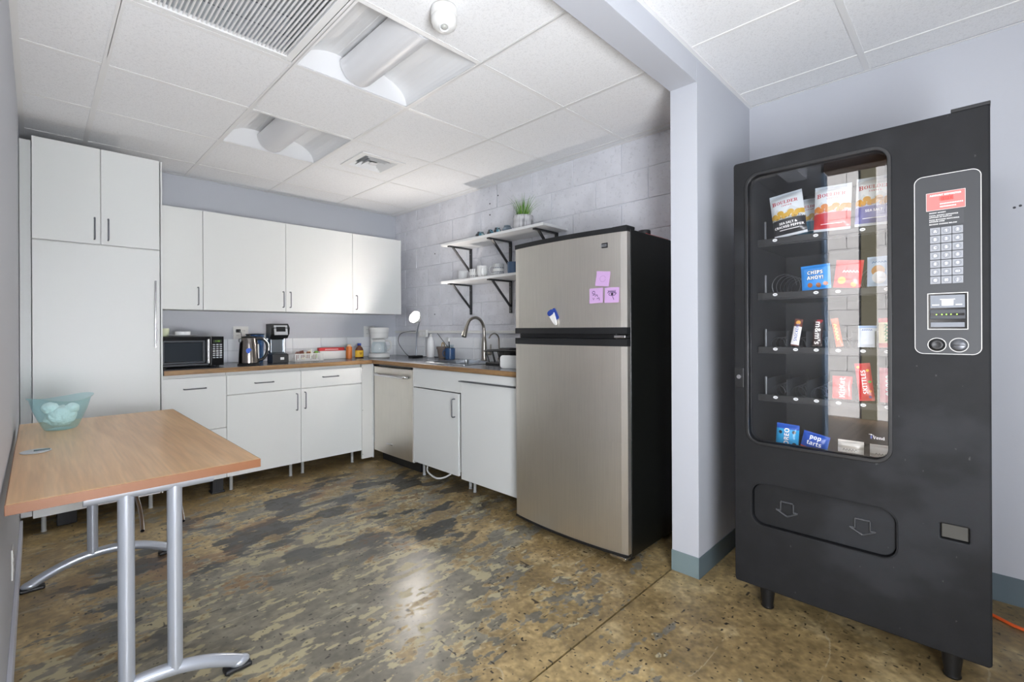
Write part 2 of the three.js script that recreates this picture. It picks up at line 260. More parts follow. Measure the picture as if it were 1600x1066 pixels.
for (let j = 1; j < 6; j++) part(ceil, 'grid_bar', merge([wbox(XL, XR, H + 0.0003, H + 0.0023, zs[j] - 0.012, zs[j] + 0.012), wbox(XL, XR, H, H + 0.03, zs[j] - 0.001, zs[j] + 0.001)]), M.grid);
part(ceil, 'wall_angle', merge([wbox(XL, XL + 0.022, H - 0.001, H + 0.001, CB, ZB), wbox(XL, XL + 0.002, H, H + 0.022, CB, ZB)]), M.grid);
part(ceil, 'wall_angle', wbox(XR - 0.022, XR, H - 0.001, H + 0.001, CB, ZB), M.grid); part(ceil, 'wall_angle', wbox(XL, XR, H - 0.001, H + 0.001, ZB - 0.022, ZB), M.grid);
const ceil2 = struct('ceiling_near', 'suspended ceiling of grey white tiles over the vending machine');
part(ceil2, 'deck', wbox(XL - 0.1, XN + 0.1, 2.62, 2.72, -2.1, CA), M.matteWhite);
const nx = [XL, 0.25, 0.86, 1.47, 2.08, 2.685, XN], nz = [-2.0, -1.46, -0.852, -0.242, 0.368, CA];
for (let i = 0; i < 6; i++) for (let j = 0; j < 5; j++) part(ceil2, 'ceiling_tile', muv(rbox(nx[i + 1] - nx[i] - 0.012, 0.014, nz[j + 1] - nz[j] - 0.012, 0.002), rr(0, 1), rr(0, 1)), M.tile, [(nx[i] + nx[i + 1]) / 2, HN + 0.010, -(nz[j] + nz[j + 1]) / 2]);
for (let i = 1; i < 6; i++) part(ceil2, 'grid_bar', wbox(nx[i] - 0.007, nx[i] + 0.007, HN, HN + 0.03, -2.0, CA), M.grid);
for (let j = 1; j < 5; j++) part(ceil2, 'grid_bar', wbox(XL, XN, HN - 0.0004, HN + 0.03, nz[j] - 0.012, nz[j] + 0.012), M.grid);
part(ceil2, 'wall_angle', wbox(XN - 0.01, XN, HN - 0.002, HN, -2.0, CA), M.grid); part(ceil2, 'wall_angle', wbox(XL, XN, HN - 0.006, HN + 0.001, CA - 0.016, CA), M.grid);

// ---------------------------------------------------------------- ceiling fixtures
function troffer(X, Z, label) {
  const t = thing('ceiling_light', label, 'light', [X, H, Z], 0, 'recessed ceiling lights'); const a = 0.292, L = 0.584;
  const prof = []; // side reflector curve up from the edge to the top
  for (let k = 0; k <= 12; k++) { const q = k / 12 * PI / 2; prof.push([a - 0.2 * (1 - Math.cos(q)), 0.006 + 0.12 * Math.sin(q)]); }
  for (const s of [-1, 1]) {
    const sh = new THREE.Shape(); prof.forEach((p, k) => k ? sh.lineTo(s * p[0], p[1]) : sh.moveTo(s * p[0], p[1]));
    for (let k = 12; k >= 0; k--) sh.lineTo(s * (prof[k][0] + 0.003), prof[k][1] + 0.004); sh.closePath();
    part(t, 'reflector', extr(sh, L).translate(0, 0, -L / 2), M.lightHousing);
  }
  part(t, 'top_pan', bx(-0.1, 0.1, 0.124, 0.13, -L / 2, L / 2), M.lightHousing);
  const bs = new THREE.Shape(); bs.absarc(0, 0.062, 0.092, PI, 2 * PI, false); bs.absarc(0, 0.062, 0.089, 2 * PI, PI, true); bs.closePath();
  part(t, 'basket_shade', extr(bs, L - 0.03, 0, { curveSegments: 24 }).translate(0, 0.032, -L / 2 + 0.015), std(0xdcdddf, 0.35, { bumpMap: grain, bumpScale: 0.0006 }));
  for (const s of [-1, 1]) { part(t, 'basket_end', extr((() => { const q = new THREE.Shape(); q.absarc(0, 0.062, 0.0885, PI, 2 * PI, false); q.closePath(); return q; })(), 0.003, 0, { curveSegments: 24 }).translate(0, 0.032, s * (L / 2 - 0.018)), M.lightHousing);
    part(t, 'end_plate', bx(-a, a, 0.004, 0.13, s * L / 2 - 0.002, s * L / 2 + 0.002), M.lightHousing);
    part(t, 'housing_side', bx(s * (a + 0.002) - 0.002, s * (a + 0.002) + 0.002, 0.004, 0.14, -L / 2, L / 2), M.lightHousing); }
  return t;
}
troffer(GX + 1.5 * T, GZ + T / 2, 'recessed square ceiling light beside the slatted return grille');
troffer(GX + 1.5 * T, GZ + 2.5 * T, 'recessed square ceiling light beside the square air diffuser');
{ // slatted return grille
  const g = thing('return_grille', 'white slatted return air grille in the ceiling', 'vent', [GX + T / 2, H, GZ + T / 2]); const a = 0.29;
  part(g, 'plenum', sbox(-a, a, 0.20, 0.21, -a, a), M.galvanised);
  part(g, 'frame', merge([bx(-a, a, 0, 0.02, -a, -a + 0.03), bx(-a, a, 0, 0.02, a - 0.03, a), bx(-a, -a + 0.03, 0, 0.02, -a + 0.03, a - 0.03), bx(a - 0.03, a, 0, 0.02, -a + 0.03, a - 0.03)]), M.grid);
  part(g, 'plenum_wall', merge([sbox(-a, a, 0.02, 0.2, -a, -a + 0.004), sbox(-a, a, 0.02, 0.2, a - 0.004, a), sbox(-a, -a + 0.004, 0.02, 0.2, -a, a), sbox(a - 0.004, a, 0.02, 0.2, -a, a)]), M.galvanised);
  const sl = rbox(0.0062, 0.006, 0.52, 0.0012).rotateZ(0.4); for (let k = 0; k < 33; k++) part(g, 'slat', sl, M.grid, [-0.252 + k * 0.01575, 0.008, 0]);
  for (const z of [-0.13, 0, 0.13]) part(g, 'cross_wire', bx(-0.26, 0.26, 0.013, 0.016, z - 0.002, z + 0.002), M.handle);
}
{ // four way diffuser
  const g = thing('air_diffuser', 'square white four-way ceiling air diffuser', 'vent', [GX + 2.5 * T, H, GZ + 2.5 * T]);
  const ring = (o, i, y0, y1) => { const s = lathe([[o, y0], [i, y1], [i - 0.003, y1 + 0.003], [o, y0 + 0.003]].map(p => [p[0] * Math.SQRT2, p[1]]), 4).rotateY(PI / 4).toNonIndexed(); s.computeVertexNormals(); return s; };
  part(g, 'flange', (() => { const s = rshape(-0.17, 0.17, -0.17, 0.17, 0.002); s.holes.push(rshape(-0.128, 0.128, -0.128, 0.128, 0.001, THREE.Path)); return extr(s, 0.004, 0.001).rotateX(PI / 2).translate(0, 0.0005, 0); })(), M.grid);
  [[0.128, 0.106], [0.094, 0.074], [0.062, 0.044]].forEach(([o, i]) => part(g, 'louvre', ring(o, i, -0.004, 0.022), M.matteWhite));
  part(g, 'centre_plate', rbox(0.05, 0.004, 0.05, 0.001), M.matteWhite, [0, 0.002, 0]); part(g, 'throat', sbox(-0.14, 0.14, 0.2, 0.205, -0.14, 0.14), M.galvanised); part(g, 'duct_wall', merge([sbox(-0.14, 0.14, 0.02, 0.2, -0.14, -0.137), sbox(-0.14, 0.14, 0.02, 0.2, 0.137, 0.14), sbox(-0.14, -0.137, 0.02, 0.2, -0.137, 0.137), sbox(0.137, 0.14, 0.02, 0.2, -0.137, 0.137)]), M.galvanised);
}
{ // ceiling occupancy sensor
  const g = thing('motion_sensor', 'white round motion sensor hanging from the ceiling', 'sensor', [1.10, H, 1.43]);
  part(g, 'mount', lathe([[0.0, 0.003], [0.048, 0.003], [0.05, -0.004], [0.05, -0.034], [0.0, -0.034]]), M.plasticWhite);
  part(g, 'dome', lathe([[0.048, -0.035], [0.049, -0.05], [0.044, -0.066], [0.03, -0.078], [0.016, -0.082], [0, -0.082]]), M.plasticWhite);
  part(g, 'lens_ring', new THREE.TorusGeometry(0.017, 0.004, 10, 24).rotateX(PI / 2), M.matteWhite, [-0.012, -0.080, 0.016], [-0.25, 0, -0.18]);
  part(g, 'lens', new THREE.SphereGeometry(0.014, 16, 10), std(0xa9aaa4, 0.25), [-0.012, -0.076, 0.016]);
}

// ================================================================ kitchen cabinets
function uHandle(L, out, r) { return tube([[-L / 2, 0, 0], [-L / 2, 0, out * 0.75], [-L / 2 + out * 0.25, 0, out], [0, 0, out], [L / 2 - out * 0.25, 0, out], [L / 2, 0, out * 0.75], [L / 2, 0, 0]], r, 36, 8, false, 0.25); }
const hGeo = uHandle(0.128, 0.030, 0.0042);
function cabinet(name, label, pos, turn, w, y0, y1, depth, fronts, legs = [], group, legMat = M.legGrey) {
  const t = thing(name, label, 'cabinet', pos, turn, group);
  part(t, 'body', bx(0.001, w - 0.001, y0 + 0.004, y1, -depth, -0.021), M.carcass);
  for (const f of fronts) {
    const d = part(t, f.kind || 'door', bx(f.x0 + 0.0015, f.x1 - 0.0015, f.y0 + 0.0015, f.y1 - 0.0015, -0.019, f.out || 0, 0.0018, 2), M.white);
    if (f.h) part(d, 'handle', f.hg || hGeo, M.handle, [f.h[0], f.h[1], (f.out || 0) - 0.001], f.h[2] === 'v' ? [0, 0, PI / 2] : null, 'brushed metal bar handle');
    if (f.tilt) { d.rotation.y = f.tilt; d.position.x += f.tx || 0; }
  }
  for (const [x, z, sz] of legs) part(t, 'leg', merge([cyl(0.011, 0.011, y0 + 0.003, 14).translate(0, (y0 + 0.003) / 2, 0), cyl(0.013, 0.013, 0.006, 16).translate(0, 0.003, 0)]), legMat, [x, 0, z]);
  return t;
}
const ZF = 3.801, XF = 2.116;
// tall pantry
{
  const w = 0.594, t = cabinet('tall_cabinet', 'tall white pantry cabinet with two small doors over one large door', [-0.0175, 0, 3.781], 0, w, 0.1, 2.275, 0.62, [
    { x0: 0, x1: w / 2 - 0.0005, y0: 1.690, y1: 2.275, h: [0.2685, 1.783, 'v'] }, { x0: w / 2 + 0.0005, x1: w - 0.004, y0: 1.690, y1: 2.275, h: [0.3315, 1.784, 'v'] },
    { x0: 0, x1: w - 0.004, y0: 0.1, y1: 1.686 }], [[0.045, -0.06], [w - 0.05, -0.06], [0.3, -0.5]]);
  const bar = part(t, 'door_bar', cyl(0.006, 0.006, 0.43, 14), M.chrome, [0.561, 1.27, 0.036], null, 'long chrome bar handle');
  for (const y of [-0.16, 0.16]) part(bar, 'bar_post', cyl(0.004, 0.004, 0.036, 10), M.chrome, [0, y, -0.018], [PI / 2, 0, 0]);
  part(t, 'side_panel', bx(w, w + 0.009, 0.1, 2.27, -0.62, 0.002), M.white); part(t, 'black_foot', bx(0.1, 0.19, 0, 0.1, -0.17, -0.09, 0.006), M.dark);
  const f = thing('filler_panel', 'narrow white filler panel between left wall and tall pantry cabinet', 'panel', [-0.068, 0, 3.84]);
  part(f, 'panel', bx(0.002, 0.049, 0.1, 2.262, -0.016, 0), M.white); part(f, 'cleat', bx(0.002, 0.02, 0.1, 2.2, -0.05, -0.017), M.carcass);
}
// base units along the back wall
cabinet('drawer_cabinet', 'white base cabinet of deep drawers under the microwave', [0.587, 0, ZF], 0, 0.373, 0.11, 0.862, 0.58, [{ kind: 'drawer_front', x0: 0, x1: 0.373, y0: 0.473, y1: 0.842, h: [0.18, 0.765, 'h'] }, { kind: 'drawer_front', x0: 0, x1: 0.373, y0: 0.11, y1: 0.469 }], [[0.05, -0.5]], 'base cabinets');
single('furniture_foot', 'black plastic foot under the white drawer cabinet', 'foot', merge([bx(-0.035, 0.035, 0.01, 0.112, -0.035, 0.035, 0.006), bx(-0.043, 0.043, 0, 0.014, -0.042, 0.042, 0.005), bx(-0.006, 0.006, 0.02, 0.108, 0.034, 0.039, 0.002)]), M.dark, [0.914, 0, 3.875]);
cabinet('base_cabinet', 'white base cabinet with drawer over door under the kettle', [0.960, 0, ZF], 0, 0.523, 0.11, 0.862, 0.58, [{ kind: 'drawer_front', x0: 0, x1: 0.523, y0: 0.700, y1: 0.842, h: [0.25, 0.772, 'h'] }, { x0: 0, x1: 0.523, y0: 0.11, y1: 0.697, h: [0.487, 0.598, 'v'] }], [[0.042, -0.06], [0.47, -0.08]], 'base cabinets');
cabinet('base_cabinet', 'white base cabinet with drawer over door next to the corner filler', [1.483, 0, ZF], 0, 0.521, 0.11, 0.862, 0.58, [{ kind: 'drawer_front', x0: 0, x1: 0.521, y0: 0.700, y1: 0.842, h: [0.24, 0.779, 'h'] }, { x0: 0, x1: 0.521, y0: 0.11, y1: 0.697, h: [0.029, 0.604, 'v'] }], [[0.044, -0.09], [0.475, -0.09]], 'base cabinets');
{
  const f = thing('corner_filler', 'white corner filler panel between base cabinet and dishwasher', 'panel', [2.004, 0, ZF]);
  part(f, 'panel', bx(0.001, 0.113, 0.035, 0.862, -0.018, 0), M.whiteEdge); part(f, 'return_panel', bx(0.098, 0.113, 0.03, 0.86, 0.0005, 0.006), M.white); part(f, 'side_board', bx(0.114, 0.13, 0.1, 0.86, -0.5, -0.02), M.carcass);
  for (const y of [0.075, 0.46, 0.83]) part(f, 'screw', cyl(0.003, 0.003, 0.002, 8), M.handle, [0.008, y, 0.001], [PI / 2, 0, 0]);
}

// units along the right wall: local x = Zc - Z
const RT = -PI / 2;
{ // dishwasher
  const w = 0.605, t = thing('dishwasher', 'stainless steel dishwasher with bowed bar handle', 'dishwasher', [XF, 0, 3.786], RT);
  part(t, 'tub', bx(0.004, w - 0.004, 0.1, 0.855, -0.55, -0.04), M.darkGrey);
  const s = new THREE.Shape(); s.moveTo(0.004, 0.0); s.quadraticCurveTo(w / 2, -0.012, w - 0.004, 0.0); s.lineTo(w - 0.004, 0.035); s.lineTo(0.004, 0.035); s.closePath();
  const door = part(t, 'door', muv(extr(s, 0.735, 0.002).rotateX(-PI / 2).translate(0, 0.104, 0.0)), M.steel);
  part(door, 'handle', tube([[0.06, 0.775, 0.004], [0.075, 0.778, 0.036], [0.18, 0.779, 0.05], [w / 2, 0.78, 0.054], [w - 0.18, 0.779, 0.05], [w - 0.075, 0.778, 0.036], [w - 0.06, 0.775, 0.004]], 0.0125, 40, 12, false, 0.4), M.chrome, null, null, 'polished bar handle');
  part(door, 'badge', bx(0.225, 0.315, 0.188, 0.2, 0.006, 0.012, 0.001), M.chrome);
  part(t, 'side_trim', bx(w - 0.003, w + 0.006, 0.1, 0.862, -0.05, -0.004), M.whiteEdge); part(t, 'vent_gap', bx(0.01, w - 0.01, 0.841, 0.862, -0.06, -0.03), M.blackGloss); part(t, 'toe_panel', bx(0.01, w - 0.01, 0.004, 0.1, -0.1, -0.08), M.black);
}
cabinet('sink_cabinet', 'white sink base cabinet with blank top panel and one door', [XF, 0, 3.168], RT, 0.49, 0.11, 0.70, 0.55, [{ kind: 'false_front', x0: 0, x1: 0.590, y0: 0.711, y1: 0.862 }, { x0: 0, x1: 0.561, y0: 0.115, y1: 0.706, h: [0.522, 0.600, 'v'] }], [[0.035, -0.075], [0.55, -0.12]]);
cabinet('base_cabinet', 'white base cabinet with tall blank door beside the refrigerator', [XF, 0, 2.580], RT, 0.60, 0.10, 0.862, 0.58, [{ kind: 'top_panel', x0: 0, x1: 0.60, y0: 0.802, y1: 0.862, out: 0.004 }, { x0: 0, x1: 0.60, y0: 0.104, y1: 0.797 }], [[0.045, -0.09], [0.55, -0.09]], 'base cabinets');
single('pull_rail', 'long thin metal pull along the blank door beside the refrigerator', 'handle', bx(0.0, 0.55, -0.004, 0.003, 0.0005, 0.016, 0.001), M.handle, [XF, 0.797, 2.588], [0, RT, 0]);
single('drain_hose', 'white hose sagging under the sink cabinet', 'hose', tube([[2.19, 0.10, -3.08], [2.155, 0.06, -3.04], [2.15, 0.035, -2.97], [2.155, 0.03, -2.9], [2.19, 0.05, -2.84], [2.25, 0.1, -2.80]], 0.007, 40, 10), M.plasticWhite);

// countertop, L shaped with a cut-out for the sink
{
  const t = thing('countertop', 'dark grey laminate L-shaped countertop with oak front edge', 'countertop', [0, 0, 0]);
  const s = new THREE.Shape(); const x0 = 0.592, zc = 3.781, xc = 2.0957; s.moveTo(x0, ZB - 0.010); s.lineTo(x0, zc + 0.004); s.lineTo(xc + 0.004, zc + 0.004); s.lineTo(xc + 0.004, 1.985); s.lineTo(XR - 0.011, 1.985); s.lineTo(XR - 0.011, ZB - 0.010); s.closePath();
  s.holes.push(rshape(2.247, 2.646, 2.70, 3.142, 0.03, THREE.Path));
  part(t, 'slab', muv(extr(s, 0.031).rotateX(-PI / 2).translate(0, 0.866, 0)), M.laminate);
  part(t, 'front_edge', wbox(x0, xc, 0.865, 0.8975, zc - 0.002, zc + 0.0035, 0.001), M.oak); part(t, 'front_edge', wbox(xc - 0.002, xc + 0.0035, 0.865, 0.8975, 1.985, zc - 0.002, 0.001), M.oak);
}
{ // sink
  const t = thing('kitchen_sink', 'stainless steel drop-in sink in the countertop', 'sink', [0, 0, 0]);
  const r = rshape(2.215, 2.678, 2.67, 3.172, 0.035); r.holes.push(rshape(2.249, 2.644, 2.702, 3.140, 0.03, THREE.Path));
  part(t, 'rim', extr(r, 0.003, 0.001).rotateX(-PI / 2).translate(0, 0.8975, 0), M.sinkSteel);
  const ws = rshape(2.2485, 2.6445, 2.7015, 3.1405, 0.03); ws.holes.push(rshape(2.251, 2.642, 2.704, 3.138, 0.028, THREE.Path));
  part(t, 'bowl_wall', extr(ws, 0.17).rotateX(-PI / 2).translate(0, 0.73, 0), M.sinkSteel); part(t, 'bowl_floor', extr(rshape(2.249, 2.644, 2.702, 3.140, 0.03), 0.002).rotateX(-PI / 2).translate(0, 0.728, 0), M.sinkSteel);
  part(t, 'drain', new THREE.TorusGeometry(0.035, 0.006, 8, 24).rotateX(PI / 2), M.chrome, [2.45, 0.732, -2.97]);
}
{ // faucet
  const t = thing('kitchen_faucet', 'brushed nickel pull-down gooseneck faucet at the sink', 'faucet', [2.66, 0.902, 2.93]);
  part(t, 'base', lathe([[0, 0], [0.027, 0], [0.027, 0.006], [0.023, 0.012], [0.023, 0.1], [0.02, 0.16], [0.014, 0.2], [0, 0.2]]), M.nickel);
  part(t, 'spout', tube([[0, 0.18, 0], [0, 0.25, 0], [-0.012, 0.30, 0], [-0.05, 0.345, 0], [-0.105, 0.358, 0], [-0.16, 0.335, 0], [-0.19, 0.285, 0]], 0.0125, 40, 14), M.nickel);
  part(t, 'spray_head', lathe([[0, 0], [0.019, 0], [0.0215, 0.012], [0.018, 0.05], [0.0135, 0.095], [0, 0.095]]), M.nickel, [-0.222, 0.2, 0], [0, 0, -0.36]);
  part(t, 'valve', cyl(0.014, 0.014, 0.07, 16), M.nickel, [0, 0.06, 0.045], [PI / 2, 0, 0]); part(t, 'lever', tube([[0, 0.06, 0.07], [0, 0.09, 0.078], [0, 0.135, 0.082]], 0.0055, 12, 8), M.nickel);
  const f = thing('filter_tap', 'slim chrome filtered water tap behind the sink', 'faucet', [2.655, 0.902, 2.745]);
  part(f, 'base', cyl(0.012, 0.014, 0.03, 16), M.nickel, [0, 0.015, 0]); part(f, 'spout', tube([[0, 0.02, 0], [0, 0.15, 0], [-0.01, 0.2, 0.002], [-0.05, 0.228, 0.003], [-0.095, 0.215, 0.004], [-0.115, 0.19, 0.004]], 0.0055, 36, 10), M.nickel);
}
// wall cabinets
{
  const y0 = 1.3155, y1 = 2.0602, Z = 4.088, d = 0.325;
  const X = [0.592, 0.8804, 1.4751, 2.0697, 2.5902], hx = [0.847, 1.4505, 1.5075, 2.1025];
  const lab = ['narrow white wall cabinet above the microwave next to the tall pantry', 'white wall cabinet door with handle at its right edge above the kettle', 'white wall cabinet door with handle at its left edge in the middle of the row', 'white wall cabinet at the corner end of the row'];
  for (let i = 0; i < 4; i++) cabinet('wall_cabinet', lab[i], [X[i], 0, Z], 0, X[i + 1] - X[i], y0, y1, d, [{ x0: 0, x1: X[i + 1] - X[i], y0, y1, h: [hx[i] - X[i], 1.419, 'v'] }], [], 'wall cabinets');
}

// ================================================================ wall shelves
{
  const yU = 1.878, yL = 1.557;
  single('wall_shelf', 'white upper shelf board with a potted plant and blue jars', 'shelf', wbox(2.454, XR - 0.004, yU, yU + 0.020, 2.097, 3.253, 0.002), M.matteWhite);
  single('wall_shelf', 'white lower shelf board with a row of mugs', 'shelf', wbox(2.454, XR - 0.004, yL, yL + 0.020, 2.097, 3.253, 0.002), M.matteWhite);
  for (const [y, nm] of [[yU, 'upper'], [yL, 'lower']]) for (const [Z, wh] of [[3.175, 'at the corner end'], [2.68, 'in the middle'], [2.20, 'by the refrigerator']]) {
    const b = thing('shelf_bracket', 'black steel bracket under the ' + nm + ' shelf ' + wh, 'bracket', [XR - 0.003, y, Z], 0, 'black shelf brackets');
    part(b, 'wall_bar', bx(-0.010, 0, -0.262, -0.001, -0.014, 0.014), M.blackMetal); part(b, 'shelf_bar', bx(-0.255, -0.010, -0.011, -0.001, -0.014, 0.014), M.blackMetal);
    const L = Math.hypot(0.205, 0.205); part(b, 'brace', rbox(L, 0.009, 0.022, 0.001), M.blackMetal, [-0.108, -0.108, 0], [0, 0, PI / 4 * 3]);
    for (const yy of [-0.245, -0.05]) part(b, 'screw', cyl(0.005, 0.005, 0.003, 10), M.handle, [-0.0115, yy, 0], [0, 0, PI / 2]);
  }
  function mug(name, label, X, Z, y, r, h, mat, turn, o = {}) {
    const t = thing(name, label, 'mug', [X, y, Z], turn, o.group);
    part(t, 'cup', lathe([[0, 0.001], [r * (o.foot || 0.86), 0], [r * (o.foot || 0.9), 0.004], [r * (o.mid || 0.98), h * 0.35], [r, h], [r - 0.003, h], [r * (o.mid || 0.98) - 0.004, h * 0.35], [r * 0.8, 0.006], [0, 0.006]], 28), mat);
    if (!o.nohandle) part(t, 'handle', tube([[r * 0.9, h * 0.2, 0], [r * 1.35, h * 0.26, 0], [r * 1.6, h * 0.5, 0], [r * 1.4, h * 0.78, 0], [r * 0.95, h * 0.8, 0]], 0.0048, 20, 8), o.handleMat || mat);
    return t;
  }
  const pat = (bg, fg, n, kind) => canv(256, 128, (g, w, h) => { g.fillStyle = bg; g.fillRect(0, 0, w, h); g.strokeStyle = fg; g.lineWidth = 2.2; for (let i = 0; i < n; i++) for (let j = 0; j < 5; j++) { const x = i * w / n, y = 8 + j * 24; g.beginPath(); if (kind === 0) { g.moveTo(x + 3, y); g.lineTo(x + w / n - 5, y); g.moveTo(x + 6, y + 5); g.lineTo(x + 6, y + 17); g.moveTo(x + 12, y + 6); g.lineTo(x + 12, y + 14); } else { g.rect(x + 3, y, w / n - 7, 16); g.moveTo(x + 6, y + 8); g.lineTo(x + w / n - 8, y + 8); } g.stroke(); } });
  const mp1 = std(0xffffff, 0.3, { map: pat('#e2e2e0', '#6d7079', 12, 0) }), mp2 = std(0xffffff, 0.3, { map: pat('#dfe0de', '#5a6172', 16, 1) });
  const y = yL + 0.0205;
  mug('mug', 'pale grey mug with black handle at the end of the lower shelf', 2.585, 3.115, y, 0.044, 0.085, std(0xcfd0d1, 0.3), 1.2, { handleMat: M.black });
  mug('mug', 'white mug printed with small grey strokes on the lower shelf', 2.585, 2.975, y, 0.036, 0.088, mp1, 0.6);
  mug('mug', 'plain white tapered mug on the lower shelf', 2.565, 2.845, y, 0.044, 0.100, std(0xe8e8e6, 0.25), 3.9, { foot: 0.68 });
  mug('mug', 'white mug with a grid of blue grey marks on the lower shelf', 2.575, 2.665, y, 0.045, 0.100, mp2, 2.5);
  mug('mug', 'dark blue mug beside the refrigerator on the lower shelf', 2.57, 2.50, y, 0.044, 0.098, M.blueGrey, 0.4);
  // decorated jars on the upper shelf
  const jt = (cols) => std(0xffffff, 0.35, { map: canv(128, 64, (g, w, h) => { for (let i = 0; i < 12; i++) for (let j = 0; j < 4; j++) { g.fillStyle = cols[(i * 7 + j * 5 + (i * j) % 3) % cols.length]; g.fillRect(i * w / 12, j * h / 4, w / 12 + 1, h / 4 + 1); } }) });
  const j1 = jt(['#2c4a57', '#4f8ba0', '#8e9a9a', '#34343a', '#a7c2c6']), j2 = jt(['#3f87a3', '#37505c', '#7fb0c0', '#463f40', '#5b93ab']), j3 = jt(['#7a8894', '#6d7c8a', '#87949e']);
  [[2.855, 0.040, 0.052, j1, 'small dark mosaic bowl at the start of the upper shelf row'], [2.735, 0.027, 0.052, j2, 'small teal patterned jar second in the upper shelf row'], [2.655, 0.030, 0.056, j1, 'small teal and black patterned jar third in the upper shelf row'], [2.545, 0.038, 0.056, j3, 'squat plain blue grey jar next to the potted plant']].forEach(([Z, r, h, m, l]) => {
    const t = thing('small_jar', l, 'jar', [2.555, yU + 0.0205, Z], 0, 'jars on the upper shelf'); part(t, 'body', lathe([[0, 0.001], [r * 0.85, 0], [r, h * 0.25], [r * 1.02, h * 0.6], [r * 0.82, h * 0.85], [0, h * 0.85]], 20), m); part(t, 'lid', lathe([[0, h * 0.851], [r * 0.72, h * 0.851], [r * 0.66, h * 1.08], [0, h * 1.12]], 20), m);
  });
  { // potted grass
    const p = thing('potted_plant', 'green grassy potted plant in a speckled white pot', 'plant', [2.575, yU + 0.0205, 2.395]);
    const potTex = dataTex(256, 128, (u, v) => { const k = fbm(u * 50, v * 9, 3, 3), b = Math.sin(v * 90) * 0.5 + 0.5; const q = 198 - 60 * ss(0.5, 0.75, k) - 14 * b; return [q, q, q + 2]; });
    part(p, 'pot', lathe([[0, 0.001], [0.072, 0], [0.075, 0.004], [0.077, 0.105], [0.075, 0.11], [0.070, 0.108], [0.068, 0.085], [0, 0.085]], 36), std(0xffffff, 0.7, { map: potTex })); part(p, 'soil', cyl(0.0675, 0.0675, 0.004, 24), std(0x3a3026, 0.95), [0, 0.09, 0]);
    const blade = (a, lean, len, w) => { const g = new THREE.PlaneGeometry(w, len, 1, 6).translate(0, len / 2, 0), q = g.attributes.position; for (let i = 0; i < q.count; i++) { const tt = q.getY(i) / len; q.setX(i, q.getX(i) * (1 - tt * 0.92)); q.setZ(i, lean * len * tt * tt + Math.abs(q.getX(i)) * 0.25); q.setY(i, q.getY(i) * (1 - 0.33 * lean * lean * tt)); } g.rotateY(a); g.computeVertexNormals(); return g; };
    const ml = [phys(0x6d9b3a, 0.5, { side: THREE.DoubleSide }), phys(0x4f8130, 0.5, { side: THREE.DoubleSide }), phys(0x87ac4c, 0.5, { side: THREE.DoubleSide })];
    for (let i = 0; i < 90; i++) { const a = rr(0, 2 * PI), q = Math.sqrt(rnd()) * 0.05, out = q / 0.05; part(p, 'leaf_blade', blade(-a + PI / 2, rr(0.05, 0.3) + out * rr(0.25, 0.95), rr(0.12, 0.2) * (1 - 0.08 * out), rr(0.006, 0.010)), ml[i % 3], [Math.cos(a) * q, 0.088, Math.sin(a) * q]); }
  }
}

